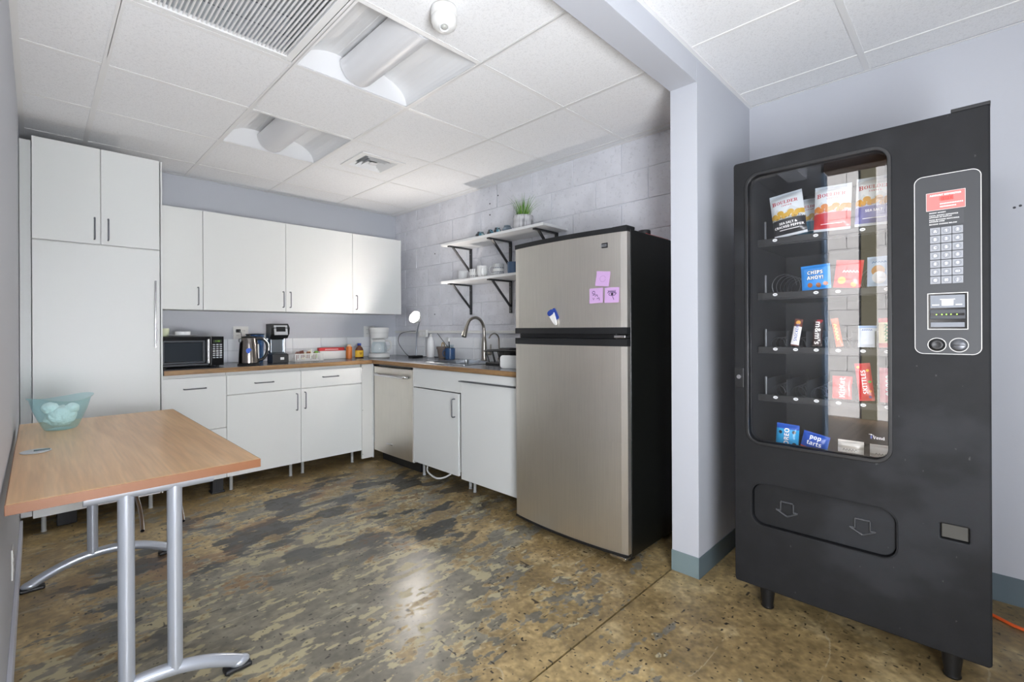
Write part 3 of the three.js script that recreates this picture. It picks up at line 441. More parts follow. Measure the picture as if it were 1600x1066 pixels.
// ================================================================ refrigerator (local x = Zc - Z, faces -x)
{
  const Zc = 1.577, w = 0.755, t = thing('refrigerator', 'top-freezer refrigerator with brushed steel doors and black sides', 'refrigerator', [2.065, 0, Zc], RT);
  part(t, 'cabinet', bx(-w / 2, w / 2, 0.03, 1.655, -0.62, 0, 0.006), M.blackSide);
  const door = (y0, y1, name) => { const s = new THREE.Shape(), a = w / 2 - 0.001, N = 24; s.moveTo(-a, 0); s.lineTo(a, 0); for (let i = 0; i <= N; i++) { const q = a - 2 * a * i / N, e = Math.abs(q) / a; let z = 0.032 + 0.03 * (1 - e * e); if (e > 0.975) z -= 0.003 * ((e - 0.975) / 0.025) ** 2; s.lineTo(q, -z); } s.closePath(); return part(t, name, muv(extr(s, y1 - y0, 0.0015, { bevelSegments: 1 }).rotateX(-PI / 2).translate(0, y0, 0.004)), M.steel); };
  const fz = door(1.169, 1.640, 'freezer_door'), fr = door(0.056, 1.076, 'fridge_door');
  const cap = (y0, y1, parent, gr = 0.004) => { const s = new THREE.Shape(), a = w / 2, N = 24; s.moveTo(-a, 0); s.lineTo(a, 0); for (let i = 0; i <= N; i++) { const q = a - 2 * a * i / N, e = Math.abs(q) / a; s.lineTo(q, -(0.035 + 0.031 * (1 - e * e))); } s.closePath(); part(parent, 'door_cap', extr(s, y1 - y0, 0.001, { bevelSegments: 1 }).rotateX(-PI / 2).translate(0, y0, gr), M.black); };
  cap(1.6405, 1.664, fz); cap(1.138, 1.1685, fz); cap(1.0765, 1.110, fr); cap(0.044, 0.0555, fr);
  part(fz, 'handle_pocket', bx(-w / 2 + 0.045, w / 2 - 0.06, 1.112, 1.137, 0.0, 0.038), M.blackGloss); 
  part(t, 'top_hinge', bx(w / 2 - 0.09, w / 2 - 0.005, 1.655, 1.672, -0.05, 0.03, 0.004), M.black); part(t, 'middle_hinge', bx(w / 2 - 0.07, w / 2 - 0.006, 1.116, 1.130, 0.004, 0.046, 0.003), M.chrome);
  part(t, 'bottom_hinge', bx(w / 2 - 0.10, w / 2 - 0.01, 0.028, 0.042, -0.01, 0.045, 0.002), M.chrome); part(t, 'toe_grille', bx(-w / 2 + 0.01, w / 2 - 0.012, 0.012, 0.045, -0.05, -0.005), M.black);
  for (const x of [-0.3, 0.3]) for (const z of [-0.05, -0.55]) part(t, 'foot', cyl(0.018, 0.02, 0.034, 14), M.black, [x, 0.017, z]);
  part(fz, 'badge', bx(0.218, 0.278, 1.568, 1.594, 0.047, 0.0535, 0.002), M.black); part(fz, 'badge_line', bx(0.223, 0.273, 1.576, 1.579, 0.0535, 0.0541, 0.0001), M.keyGrey); part(fz, 'badge_line', bx(0.223, 0.273, 1.583, 1.586, 0.0535, 0.0541, 0.0001), M.keyGrey);
  // things on the door: x, y centre
  const zAt = x => 0.004 + 0.032 + 0.03 * (1 - (x / 0.3765) ** 2) + 0.0022, put = (x, y, z) => [2.065 - z, y, Zc - x];
  const note = (name, x, y, w2, h2, rz, label, draw) => {
    const m = std(0xffffff, 0.8, { map: canv(128, 128, (g, a, b) => { g.fillStyle = '#bd9ac6'; g.fillRect(0, 0, a, b); g.strokeStyle = '#4b3a5c'; g.lineWidth = 3; draw && draw(g); }) });
    const g = new THREE.BoxGeometry(w2, h2, 0.0008, 6, 6, 1), p = g.attributes.position; for (let i = 0; i < p.count; i++) { const v = 0.5 - p.getY(i) / h2; p.setZ(i, p.getZ(i) + 0.007 * v * v); } g.computeVertexNormals();
    const o = thing(name, label, 'note', put(x, y, zAt(x) + 0.0006), RT, 'notes on the freezer door'); part(o, 'sheet', g, m, [0, 0, 0], [0, Math.atan(2 * 0.03 * x / 0.1417), rz]); };
  note('sticky_note', 0.252, 1.414, 0.075, 0.075, -0.1, 'plain pink sticky note above the other two on the freezer', g => { g.globalAlpha = 0.35; g.beginPath(); g.arc(64, 64, 26, 0, 6); g.stroke(); });
  note('sticky_note', 0.215, 1.331, 0.076, 0.076, 0.03, 'pink sticky note with a slanted handwritten scribble on the freezer', g => { g.lineWidth = 5; g.beginPath(); g.arc(40, 36, 12, 0, 6); g.moveTo(30, 60); g.lineTo(60, 52); g.moveTo(52, 70); g.lineTo(72, 56); g.lineTo(80, 76); g.moveTo(70, 92); g.lineTo(92, 84); g.lineTo(96, 106); g.stroke(); g.lineWidth = 3; g.beginPath(); g.moveTo(30, 80); g.lineTo(40, 98); g.lineTo(48, 82); g.stroke(); });
  note('sticky_note', 0.301, 1.330, 0.076, 0.076, 0.0, 'pink sticky note with a drawing of an eye on the freezer', g => { g.lineWidth = 5; g.beginPath(); g.ellipse(64, 52, 40, 18, 0.1, PI, 2 * PI); g.stroke(); g.beginPath(); g.ellipse(66, 56, 30, 13, 0, 0, 6.3); g.stroke(); g.fillStyle = '#2a2030'; g.beginPath(); g.arc(66, 56, 11, 0, 7); g.fill(); for (let i = 0; i < 7; i++) { g.beginPath(); g.moveTo(34 + i * 10, 38); g.lineTo(28 + i * 11, 24); g.stroke(); } g.beginPath(); g.moveTo(70, 74); g.lineTo(84, 104); g.stroke(); });
  const clip = thing('magnet_clip', 'blue and white magnetic clip on the freezer door', 'magnet', put(-0.058, 1.228, zAt(-0.058) + 0.001), RT);
  const cs2 = new THREE.Shape(); cs2.moveTo(-0.020, 0.02); cs2.lineTo(0.020, 0.02); cs2.quadraticCurveTo(0.016, -0.02, 0.006, -0.046); cs2.quadraticCurveTo(0, -0.053, -0.006, -0.046); cs2.quadraticCurveTo(-0.016, -0.02, -0.020, 0.02);
  const cg = new THREE.Group(); cg.name = 'clip_body'; cg.rotation.z = 0.5; clip.add(cg);
  part(cg, 'white_lever', extr(cs2, 0.006, 0.001), M.plasticWhite, [0, 0, 0.003]); part(cg, 'blue_grip', extr(rshape(-0.022, 0.022, 0.012, 0.042, 0.014), 0.008, 0.001), std(0x24408f, 0.4), [0, 0, 0.003]); part(cg, 'magnet_base', extr(rshape(-0.014, 0.026, -0.03, 0.036, 0.008), 0.004), std(0x24408f, 0.4), [0.006, 0.006, -0.002]);
  // bits on top
  const bag = thing('red_tray', 'flat red tray on top of the refrigerator', 'tray', [2.43, 1.656, 1.36]); part(bag, 'tray', bx(-0.10, 0.16, 0, 0.02, -0.11, 0.1, 0.006), std(0xc4242a, 0.4)); part(bag, 'tray_lip', bx(-0.102, 0.162, 0.018, 0.024, -0.112, 0.102, 0.003), std(0xd8353a, 0.4));
  single('tape_roll', 'small black roll lying on the red tray on the refrigerator', 'tape', lathe([[0.016, 0], [0.032, 0], [0.034, 0.004], [0.034, 0.03], [0.032, 0.034], [0.016, 0.034], [0.016, 0]], 24), M.dark, [2.42, 1.681, 1.32]);
}
console.log('stage kitchen');
// ================================================================ vending machine (local x = Zc - Z, z = 2.12 - X)
{
  const Zc = 0.3375, t = thing('vending_machine', 'black glass-front snack vending machine with keypad panel', 'vending machine', [2.12, 0, Zc], RT), W = 0.3725;
  const put = (x, y, z) => [2.12 - z, y, Zc - x];
  // cabinet shell
  part(t, 'cabinet', merge([sbox(-W + 0.006, -W + 0.03, 0.13, 1.83, -0.74, -0.001), sbox(W - 0.03, W - 0.006, 0.13, 1.83, -0.74, -0.001), sbox(-W + 0.006, W - 0.006, 1.80, 1.83, -0.74, -0.001), sbox(-W + 0.006, W - 0.006, 0.13, 0.17, -0.74, -0.001), sbox(-W + 0.03, W - 0.03, 0.17, 1.8, -0.74, -0.71)]), M.vendIn);
  part(t, 'inner_lining', merge([sbox(-0.335, -0.330, 0.6, 1.8, -0.70, -0.002), sbox(0.155, 0.16, 0.6, 1.8, -0.70, -0.002), sbox(-0.33, 0.155, 0.6, 1.8, -0.52, -0.515)]), M.vendIn);
  part(t, 'drop_bin', sbox(-0.33, 0.155, 0.60, 0.61, -0.52, -0.002), M.black);
  // door with window, chute flap and coin return openings
  const ds = rshape(-W, W, 0.12, 1.842, 0.012); const win = [-0.322, 0.133, 0.700, 1.782, 0.05], flap = [-0.307, 0.148, 0.372, 0.540, 0.045];
  ds.holes.push(rshape(...win, THREE.Path), rshape(...flap, THREE.Path), rshape(0.2565, 0.3235, 0.4855, 0.5345, 0.004, THREE.Path));
  const door = part(t, 'door', muv(extr(ds, 0.066, 0.005), 1, 0.08), M.vend, [0, 0, 0.004]);
  part(door, 'window_gasket', frameGeo(win[0] - 0.006, win[1] + 0.006, win[2] - 0.006, win[3] + 0.006, 0.055, 0.012, 0.006, 0.002), M.black, [0, 0, 0.0685]);
  part(door, 'window_trim', frameGeo(win[0] + 0.0, win[1] - 0.0, win[2] + 0.0, win[3] - 0.0, 0.05, 0.003, 0.002), std(0xa9acb2, 0.3), [0, 0, 0.0735]);
  part(door, 'window_glass', new THREE.ShapeGeometry(rshape(win[0], win[1], win[2], win[3], 0.05), 10), M.glass, [0, 0, 0.058]);
  const fl = part(door, 'chute_flap', muv(extr(rshape(flap[0] + 0.003, flap[1] - 0.003, flap[2] + 0.003, flap[3] - 0.003, 0.042), 0.02, 0.003), 1, 0.08), M.vend, [0, 0, 0.032]);
  part(door, 'flap_rim', frameGeo(flap[0] - 0.003, flap[1] + 0.003, flap[2] - 0.003, flap[3] + 0.003, 0.048, 0.004, 0.002, 0.001), M.vend, [0, 0, 0.0685]);
  for (const [x, y] of [[-0.184, 0.455], [0.053, 0.456]]) part(fl, 'arrow_relief', merge([tube([[-0.022, 0.026, 0], [0.022, 0.026, 0]], 0.0036, 4, 6), tube([[-0.022, 0.026, 0], [-0.022, -0.008, 0]], 0.0036, 4, 6), tube([[0.022, 0.026, 0], [0.022, -0.008, 0]], 0.0036, 4, 6), tube([[-0.038, -0.008, 0], [-0.022, -0.008, 0]], 0.0036, 4, 6), tube([[0.022, -0.008, 0], [0.038, -0.008, 0]], 0.0036, 4, 6), tube([[-0.038, -0.008, 0], [0, -0.028, 0]], 0.0036, 4, 6), tube([[0, -0.028, 0], [0.038, -0.008, 0]], 0.0036, 4, 6)]).translate(x, y, 0.0245), std(0x3d3f42, 0.35));
  part(door, 'coin_return_frame', frameGeo(0.240, 0.343, 0.458, 0.563, 0.008, 0.0018, 0.0015), M.black, [0, 0, 0.0685]); part(door, 'coin_return_plate', sbox(0.25, 0.33, 0.48, 0.54, 0.035, 0.05), M.black); part(door, 'coin_return_flap', bx(0.259, 0.321, 0.488, 0.532, 0.05, 0.060, 0.002), std(0x45443f, 0.5));
  part(t, 'lock_plate', bx(-0.3715, -0.335, 0.918, 1.0, 0.0705, 0.0765, 0.003), M.black); part(t, 'lock_cylinder', cyl(0.0085, 0.0085, 0.012, 18), M.chrome, [-0.352, 0.963, 0.077], [PI / 2, 0, 0]);
  part(t, 'top_trim', bx(0.285, W + 0.001, 1.842, 1.853, 0.03, 0.072, 0.002), M.black);
  for (const x of [-0.28, 0.28]) for (const z of [-0.03, -0.68]) part(t, 'leg', lathe([[0, 0], [0.022, 0], [0.024, 0.006], [0.021, 0.012], [0.032, 0.11], [0.034, 0.131], [0, 0.131]], 18), M.black, [x, 0, z]);
  // keypad panel
  const pn = part(t, 'keypad_panel', extr(rshape(0.197, 0.3525, 1.0765, 1.652, 0.022), 0.0015), M.vendPanel, [0, 0, 0.0752]);
  part(pn, 'panel_border', frameGeo(0.1965, 0.353, 1.076, 1.6525, 0.0225, 0.0018, 0.0008), M.line, [0, 0, 0.0016]);
  const disp = canv(256, 160, (g, w, h) => { g.fillStyle = '#c9706c'; g.fillRect(0, 0, w, h); g.fillStyle = '#b8423f'; g.fillRect(96, 40, 84, 40); g.fillStyle = '#ffffff'; g.font = 'bold 21px sans-serif'; g.fillText('AMOUNT DEPOSITED', 22, 32); for (let i = 0; i < 14; i++) { g.fillRect(92 + i * 11, 102, 7, 10); if (i < 10) g.fillRect(92 + i * 11, 128, 7, 10); } });
  part(pn, 'display', new THREE.PlaneGeometry(0.09, 0.056), std(0xffffff, 0.3, { map: disp }), [0.272, 1.567, 0.0026]); part(pn, 'display_frame', frameGeo(0.226, 0.318, 1.538, 1.596, 0.001, 0.0018, 0.0008), M.line, [0, 0, 0.0016]);
  const segM = std(0x401010, 0.4, { emissive: 0xff5a50, emissiveIntensity: 1.2 }); for (const dx of [-0.012, 0, 0.012]) part(pn, 'digit', frameGeo(0.2695 + dx, 0.2765 + dx, 1.5685, 1.5785, 0.001, 0.0016, 0.0004), segM, [0, 0, 0.0029]);
  const ins = canv(256, 160, (g, w, h) => { g.fillStyle = '#3c3e41'; g.fillRect(0, 0, w, h); g.fillStyle = '#e4e4e2'; g.font = 'bold 17px sans-serif'; ['INSERT MONEY', 'TOTAL MONEY DEPOSITED', 'APPEARS IN DISPLAY', 'PUSH BUTTONS MATCHING', 'DESIRED ITEM', 'RECEIVE CHANGE BELOW'].forEach((s, i) => g.fillText(s, 4, [22, 52, 72, 100, 120, 150][i])); });
  part(pn, 'instructions', new THREE.PlaneGeometry(0.082, 0.046), std(0xffffff, 0.5, { map: ins }), [0.273, 1.512, 0.0019]);
  const keys = ['A', '1', '2', 'B', '3', '4', 'C', '5', '6', 'D', '7', '8', 'E', '9', '0', 'F', '*', 'CLR', 'G', 'H', 'J'];
  const keyGeo = rbox(0.0245, 0.0235, 0.003, 0.001);
  keys.forEach((k, i) => {
    const x = 0.2475 + (i % 3) * 0.0262, y = 1.4705 - Math.floor(i / 3) * 0.0262; const b = part(pn, 'key', keyGeo, M.keyGrey, [x, y, 0.0026]);
    part(b, 'key_label', new THREE.PlaneGeometry(0.019, 0.019), std(0xffffff, 0.5, { map: canv(48, 48, (g) => { g.fillStyle = '#8f9298'; g.fillRect(0, 0, 48, 48); g.strokeStyle = '#6f7278'; g.lineWidth = 3; g.beginPath(); g.arc(24, 24, 19, 0, 7); g.stroke(); g.fillStyle = '#ffffff'; g.font = 'bold ' + (k.length > 1 ? 15 : 28) + 'px sans-serif'; g.textAlign = 'center'; g.fillText(k, 24, k.length > 1 ? 30 : 34); }) }), [0, 0, 0.0017]);
  });
  // bill acceptor
  part(pn, 'bill_frame', frameGeo(0.228, 0.323, 1.155, 1.272, 0.001, 0.0022, 0.0014), M.line, [0, 0, 0.0016]); part(pn, 'bill_recess', sbox(0.2305, 0.3205, 1.1575, 1.2695, 0.0012, 0.0022), M.blackGloss);
  part(pn, 'bill_plate', new THREE.PlaneGeometry(0.08, 0.04), std(0xffffff, 0.4, { map: canv(160, 80, (g) => { g.fillStyle = '#7d828a'; g.fillRect(0, 0, 160, 80); g.fillStyle = '#e8e9ea'; g.fillRect(54, 24, 54, 42); g.fillRect(46, 24, 70, 5); g.strokeStyle = '#8f949b'; g.lineWidth = 2; g.beginPath(); g.arc(81, 45, 8, 0, 7); g.stroke(); g.fillStyle = '#e8e9ea'; g.fillRect(8, 58, 34, 6); g.fillRect(118, 58, 30, 6); }) }), [0.2755, 1.2445, 0.0026]);
  part(pn, 'bill_mouth', bx(0.234, 0.317, 1.188, 1.219, 0.002, 0.008, 0.002), M.darkGrey); part(pn, 'bill_slot', bx(0.236, 0.315, 1.199, 1.207, 0.0078, 0.0084, 0.0002), M.blackGloss); part(pn, 'bill_lip', bx(0.236, 0.315, 1.163, 1.178, 0.002, 0.005, 0.001), std(0x7d828a, 0.4));
  const led = std(0x113308, 0.4, { emissive: 0xb8ff6a, emissiveIntensity: 2.2 }); for (const x of [0.250, 0.263, 0.2735, 0.284, 0.2975]) part(pn, 'indicator_light', new THREE.SphereGeometry(0.0018, 10, 8), led, [x, 1.203, 0.0088]);
  for (const x of [0.2505, 0.3015]) part(pn, 'button_ring', new THREE.TorusGeometry(0.0215, 0.0013, 8, 36), M.line, [x, 1.106, 0.0018]);
  part(pn, 'reject_button', lathe([[0, 0.004], [0.008, 0.004], [0.012, 0.007], [0.0155, 0.004], [0.02, 0.002], [0.02, 0]], 28).rotateX(PI / 2), M.black, [0.2505, 1.106, 0.0016]);
  part(pn, 'coin_plate', lathe([[0, 0.005], [0.012, 0.0045], [0.02, 0.001], [0.02, 0]], 28).rotateX(PI / 2), std(0x55575b, 0.35, { metalness: 0.6 }), [0.3015, 1.106, 0.0016]); part(pn, 'coin_slot', bx(0.287, 0.316, 1.1045, 1.107, 0.0055, 0.0068, 0.0005), M.blackGloss);
  // logo printed on the glass
  part(t, 'glass_logo', new THREE.PlaneGeometry(0.058, 0.022), std(0xffffff, 0.5, { transparent: true, map: canv(192, 72, (g) => { g.clearRect(0, 0, 192, 72); g.fillStyle = '#6a6fa8'; g.fillRect(22, 26, 14, 34); g.fillStyle = '#ffffff'; g.beginPath(); g.arc(29, 14, 6, 0, 7); g.fill(); g.font = '44px serif'; g.fillText('Vend', 44, 60); g.strokeStyle = '#ffffff'; g.lineWidth = 3; g.beginPath(); g.ellipse(30, 22, 26, 10, 0.3, 3.4, 6.4); g.stroke(); }) }), [0.1, 0.782, 0.0665]);
  // trays with price plates and spirals
  const rows = [1.531, 1.303, 1.074, 0.871, 0.655], cols = [-0.2575, -0.183, -0.111, -0.038, 0.039, 0.110];
  const has = [[1, 0, 1, 0, 1, 0], [1, 0, 1, 1, 0, 1], [1, 1, 1, 1, 1, 1], [1, 1, 1, 1, 1, 1], [0, 0, 0, 0, 0, 0]];
  const plate = canv(64, 48, g => { g.fillStyle = '#33353a'; g.fillRect(0, 0, 64, 48); g.fillStyle = '#e6e8ea'; g.beginPath(); g.ellipse(32, 24, 30, 21, 0, 0, 7); g.fill(); g.fillStyle = '#55585e'; g.font = 'bold 20px sans-serif'; g.textAlign = 'center'; g.fillRect(18, 18, 7, 12); g.fillRect(29, 18, 7, 12); g.fillRect(40, 18, 7, 12); });
  const coil = (r, n, len) => { const p = []; for (let i = 0; i <= n * 14; i++) { const a = i / 14 * 2 * PI; p.push([Math.cos(a) * r, Math.sin(a) * r, -i / (n * 14) * len]); } return tube(p, 0.0015, n * 20, 5); };
  const c1 = coil(0.030, 6, 0.36), c2 = coil(0.05, 6, 0.36);
  rows.forEach((y, i) => {
    if (i < 4) { part(t, 'tray', bx(-0.325, 0.15, y - 0.016, y + 0.010, -0.08, -0.071, 0.002), M.black); }
    part(t, 'tray_floor', sbox(-0.328, 0.153, y - 0.02, y - 0.016, -0.5, -0.08), M.dark);
    if (i < 4) part(t, 'side_latch', bx(-0.300, -0.292, y + 0.01, y + 0.085, -0.085, -0.075, 0.002), M.handle);
    cols.forEach((x, k) => {
      if (!has[i][k]) return;
      part(t, 'price_plate', new THREE.CircleGeometry(0.0095, 20).scale(1, 0.72, 1), std(0xffffff, 0.5, { map: plate }), [x, y, -0.0705]);
      if (i > 1 && i < 4) { part(t, 'divider', bx(x - 0.0365, x - 0.0355, y - 0.015, y + 0.075, -0.44, -0.082, 0.0003), M.darkGrey); part(t, 'spiral', c1, M.handle, [x, y + 0.018, -0.095]); }
    });
    if (i === 1) part(t, 'spiral', c2, M.handle, [-0.235, y + 0.037, -0.10]); if (i === 1) part(t, 'spiral', c2, M.handle, [0.075, y + 0.037, -0.09]);
  });
  // snack packs (each a thing)
  function pack(name, label, lx, y0, w, h, th, rz, draw, o = {}) {
    const nx2 = 14, ny = 18, tex = canv(o.tw || 192, o.th || Math.round((o.tw || 192) * h / w), draw);
    const mk = s => { const g = new THREE.PlaneGeometry(w, h, nx2, ny), p = g.attributes.position; for (let i = 0; i < p.count; i++) { const u = p.getX(i) / w * 2, v = p.getY(i) / h * 2; const cr = Math.abs(v) > 0.88 ? 0.04 : 1; const b = Math.pow(Math.max(0, 1 - u * u), 0.55) * Math.pow(Math.max(0, 1 - Math.pow(Math.abs(v), 3)), 0.7) * cr; const wr = 0.0016 * (vn(u * 4 + lx * 90, v * 5, 3) - 0.5) * (Math.abs(u) < 0.98 ? 1 : 0); p.setZ(i, s * (th / 2 * b + 0.0004) + wr); p.setX(i, p.getX(i) * (1 - 0.06 * b)); } if (s < 0) { const ix = g.index.array; for (let i = 0; i < ix.length; i += 3) { const q = ix[i]; ix[i] = ix[i + 1]; ix[i + 1] = q; } } g.computeVertexNormals(); return g; };
    const t2 = thing(name, label, o.cat || 'snack', put(lx, y0 + h / 2, -0.088 - th / 2 - (o.back || 0)), RT, 'snacks in the vending machine');
    const gr = part(t2, 'wrapper', mk(1), std(0xffffff, o.rough ?? 0.3, { map: tex }), null, [o.lean ?? -0.08, 0, rz]); part(t2, 'wrapper_back', mk(-1), std(o.bc || 0xcccccc, 0.35), null, [o.lean ?? -0.08, 0, rz]); return t2;
  }
  const chips = (band, top, mid, l1, l2) => (g, w, h) => {
    g.fillStyle = top; g.fillRect(0, 0, w, h); g.fillStyle = '#b9c3cc'; g.fillRect(0, 0, w, h * 0.07); g.fillStyle = '#c9ced2'; g.beginPath(); g.moveTo(0, h * 0.55); g.lineTo(w * 0.2, h * 0.36); g.lineTo(w * 0.4, h * 0.5); g.lineTo(w * 0.66, h * 0.33); g.lineTo(w, h * 0.5); g.lineTo(w, h * 0.6); g.lineTo(0, h * 0.6); g.fill();
    g.fillStyle = '#b0202c'; g.font = 'bold ' + w * 0.2 + 'px serif'; g.textAlign = 'center'; g.fillText('B', w * 0.13, h * 0.27); g.font = 'bold ' + w * 0.155 + 'px serif'; g.fillText('OULDER', w * 0.54, h * 0.26); g.font = 'bold ' + w * 0.06 + 'px sans-serif'; g.fillText('C A N Y O N', w * 0.52, h * 0.325);
    g.fillStyle = mid; for (let i = 0; i < 9; i++) { g.beginPath(); g.ellipse(w * (0.08 + i * 0.11), h * (0.52 + 0.05 * Math.sin(i * 2.3)), w * 0.11, h * 0.055, -0.5 + (i % 3) * 0.3, 0, 7); g.fill(); }
    g.fillStyle = band; g.fillRect(0, h * 0.62, w, h * 0.38); g.strokeStyle = band; g.lineWidth = 3; for (let i = 0; i < 26; i++) { g.beginPath(); g.moveTo(i * w / 25, h * 0.63); g.lineTo(i * w / 25 + 2, h * (0.56 + 0.05 * ((i * 37) % 7) / 7)); g.stroke(); }
    g.fillStyle = '#ffffff'; g.font = 'bold ' + w * 0.11 + 'px sans-serif'; g.fillText(l1, w * 0.5, h * 0.735); g.fillText(l2, w * 0.5, h * 0.815); g.font = w * 0.05 + 'px sans-serif'; g.fillRect(w * 0.2, h * 0.855, w * 0.6, h * 0.012); g.fillStyle = '#c8cdd2'; g.fillRect(0, h * 0.945, w, h * 0.055);
  };
  const y1 = rows[0] + 0.016;
  pack('chip_bag', 'white and black bag of cracked pepper chips on the top tray', -0.218, y1, 0.122, 0.186, 0.045, 0.13, chips('#1d1d20', '#d6dde2', '#c9a03a', 'SEA SALT &', 'CRACKED PEPPER'));
  pack('chip_bag', 'second chip bag half hidden behind the black and white one', -0.158, y1, 0.10, 0.165, 0.035, 0.02, chips('#2b6f8c', '#cfd6da', '#c9a03a', '', ''), { back: 0.09 });
  pack('chip_bag', 'white and red bag of chips on the top tray', -0.062, y1, 0.122, 0.182, 0.045, -0.02, chips('#b3221f', '#dadfe2', '#cc7d2a', '', ''));
  pack('chip_bag', 'white and lilac bag of chips on the top tray', 0.072, y1, 0.118, 0.186, 0.045, -0.03, chips('#6f6fa8', '#dcdfe2', '#cf9430', 'SEA SALT', ''));
  const simple = (bg, fg, txt, o = {}) => (g, w, h) => { g.fillStyle = bg; g.fillRect(0, 0, w, h); if (o.b2) { g.fillStyle = o.b2; g.fillRect(0, h * (o.b2y ?? 0.6), w, h * (o.b2h ?? 0.4)); } (o.spots || []).forEach(([x, y, r, c]) => { g.fillStyle = c; g.beginPath(); g.arc(w * x, h * y, w * r, 0, 7); g.fill(); }); g.save(); g.translate(w * (o.tx ?? 0.5), h * (o.ty ?? 0.5)); g.rotate(o.rot ?? 0); if (!txt) { const q = o.rot ? h : w; g.strokeStyle = fg; g.lineWidth = q * 0.035; for (let i = 0; i < 5; i++) { g.beginPath(); g.moveTo((i - 2.4) * q * 0.12, q * 0.06); g.quadraticCurveTo((i - 2.1) * q * 0.12, -q * 0.1, (i - 1.7) * q * 0.12, q * 0.04); g.stroke(); } g.restore(); return; } g.textAlign = 'center'; g.font = 'bold ' + (o.size ?? 0.2) * (o.rot ? h : w) + 'px sans-serif'; txt.split('|').forEach((s, i, A) => { const yy = (i - (A.length - 1) / 2) * (o.size ?? 0.2) * (o.rot ? h : w) * 1.05 + (o.size ?? 0.2) * (o.rot ? h : w) * 0.35; if (o.edge) { g.strokeStyle = o.edge; g.lineWidth = 6; g.strokeText(s, 0, yy); } g.fillStyle = fg; g.fillText(s, 0, yy); }); g.restore(); };
  const y2 = rows[1] + 0.014;
  pack('cookie_bag', 'bright blue cookie bag on the second tray', -0.118, y2, 0.10, 0.10, 0.03, 0.06, simple('#2d87d6', '#ffffff', 'CHIPS|AHOY!', { size: 0.2, edge: '#14305c', spots: [[0.3, 0.82, 0.09, '#9a5a2c'], [0.6, 0.84, 0.09, '#9a5a2c'], [0.85, 0.8, 0.08, '#a8642f']], ty: 0.42 }), { bc: 0x2d87d6 });
  pack('cracker_bag', 'red cracker bag on the second tray', -0.010, y2, 0.088, 0.108, 0.03, -0.1, simple('#cf3b3a', '#ffffff', '', { size: 0.22, tx: 0.6, spots: [[0.3, 0.75, 0.16, '#e2a33e'], [0.75, 0.88, 0.1, '#e2a33e']], ty: 0.42 }), { bc: 0xcf3b3a });
  pack('pastry_pack', 'blue and cream pastry pack on the second tray', 0.086, y2, 0.075, 0.112, 0.03, 0.0, simple('#b9d0e8', '#5b86b8', '', { size: 0.16, ty: 0.2, spots: [[0.45, 0.5, 0.28, '#d0974f'], [0.5, 0.72, 0.3, '#e9ecef']] }), { bc: 0xb9d0e8 });
  const y3 = rows[2] + 0.014;
  pack('candy_bar', 'brown and white candy bar leaning in the third tray', -0.184, y3, 0.030, 0.112, 0.016, -0.14, simple('#5b2a1e', '#233f8f', 'SNICKERS', { rot: -PI / 2, size: 0.14, b2: '#e8e8ea', b2y: 0.28, b2h: 0.68, spots: [[0.5, 0.14, 0.3, '#d8a04a']] }), { tw: 96, bc: 0x4a241c });
  pack('candy_bar', 'dark brown candy pack with white letters in the third tray', -0.110, y3, 0.034, 0.108, 0.016, -0.05, simple('#2c1a16', '#f2efec', 'm&m\'s', { rot: PI / 2, size: 0.26, spots: [[0.6, 0.05, 0.3, '#8f1d22']] }), { tw: 96, bc: 0x2c1a16 });
  pack('candy_bar', 'thin red orange candy bar in the third tray', -0.046, y3, 0.024, 0.112, 0.014, 0.17, simple('#d8592c', '#ffd56a', '', { rot: PI / 2, size: 0.15 }), { tw: 96, bc: 0xd8592c });
  pack('mint_pack', 'white and blue square pack in the third tray', 0.049, y3, 0.056, 0.082, 0.014, 0, simple('#dfe6f0', '#3f66b0', '', { size: 0.2, ty: 0.2, b2: '#aac4e8', b2y: 0.0, b2h: 0.12 }), { bc: 0xdfe6f0 });
  pack('gum_pack', 'red and yellow upright pack at the end of the third tray', 0.106, y3, 0.046, 0.11, 0.014, 0.02, simple('#d23f38', '#3d8a35', '', { rot: PI / 2, size: 0.26, b2: '#e8d8a4', b2y: 0.15, b2h: 0.7 }), { bc: 0xd23f38 });
  const y4 = rows[3] + 0.014;
  pack('chocolate_pack', 'red pack with white slanted letters in the fourth tray', -0.030, y4, 0.064, 0.088, 0.016, 0, simple('#d22f30', '#ffffff', 'KitKat', { rot: -PI / 2, size: 0.3, edge: '#b0171c', spots: [[0.5, 0.5, 0.42, '#e04a46']] }), { bc: 0xd22f30 });
  pack('fruit_candy_pack', 'red pack with white upright letters and coloured dots in the fourth tray', 0.040, y4, 0.048, 0.142, 0.018, 0.12, simple('#c8232a', '#ffffff', 'SKITTLES', { rot: -PI / 2, size: 0.15, spots: [[0.8, 0.2, 0.1, '#f2c230'], [0.85, 0.5, 0.1, '#5aa83c'], [0.8, 0.75, 0.1, '#e8862c'], [0.2, 0.1, 0.1, '#f2c230'], [0.75, 0.9, 0.1, '#7a4fa0']] }), { bc: 0xc8232a });
  pack('fruit_candy_pack', 'pink pack with white upright letters at the end of the fourth tray', 0.108, y4, 0.046, 0.128, 0.016, 0.02, simple('#c8455c', '#ffffff', '', { rot: -PI / 2, size: 0.13 }), { bc: 0xc8455c });
  const y5 = rows[4] + 0.002;
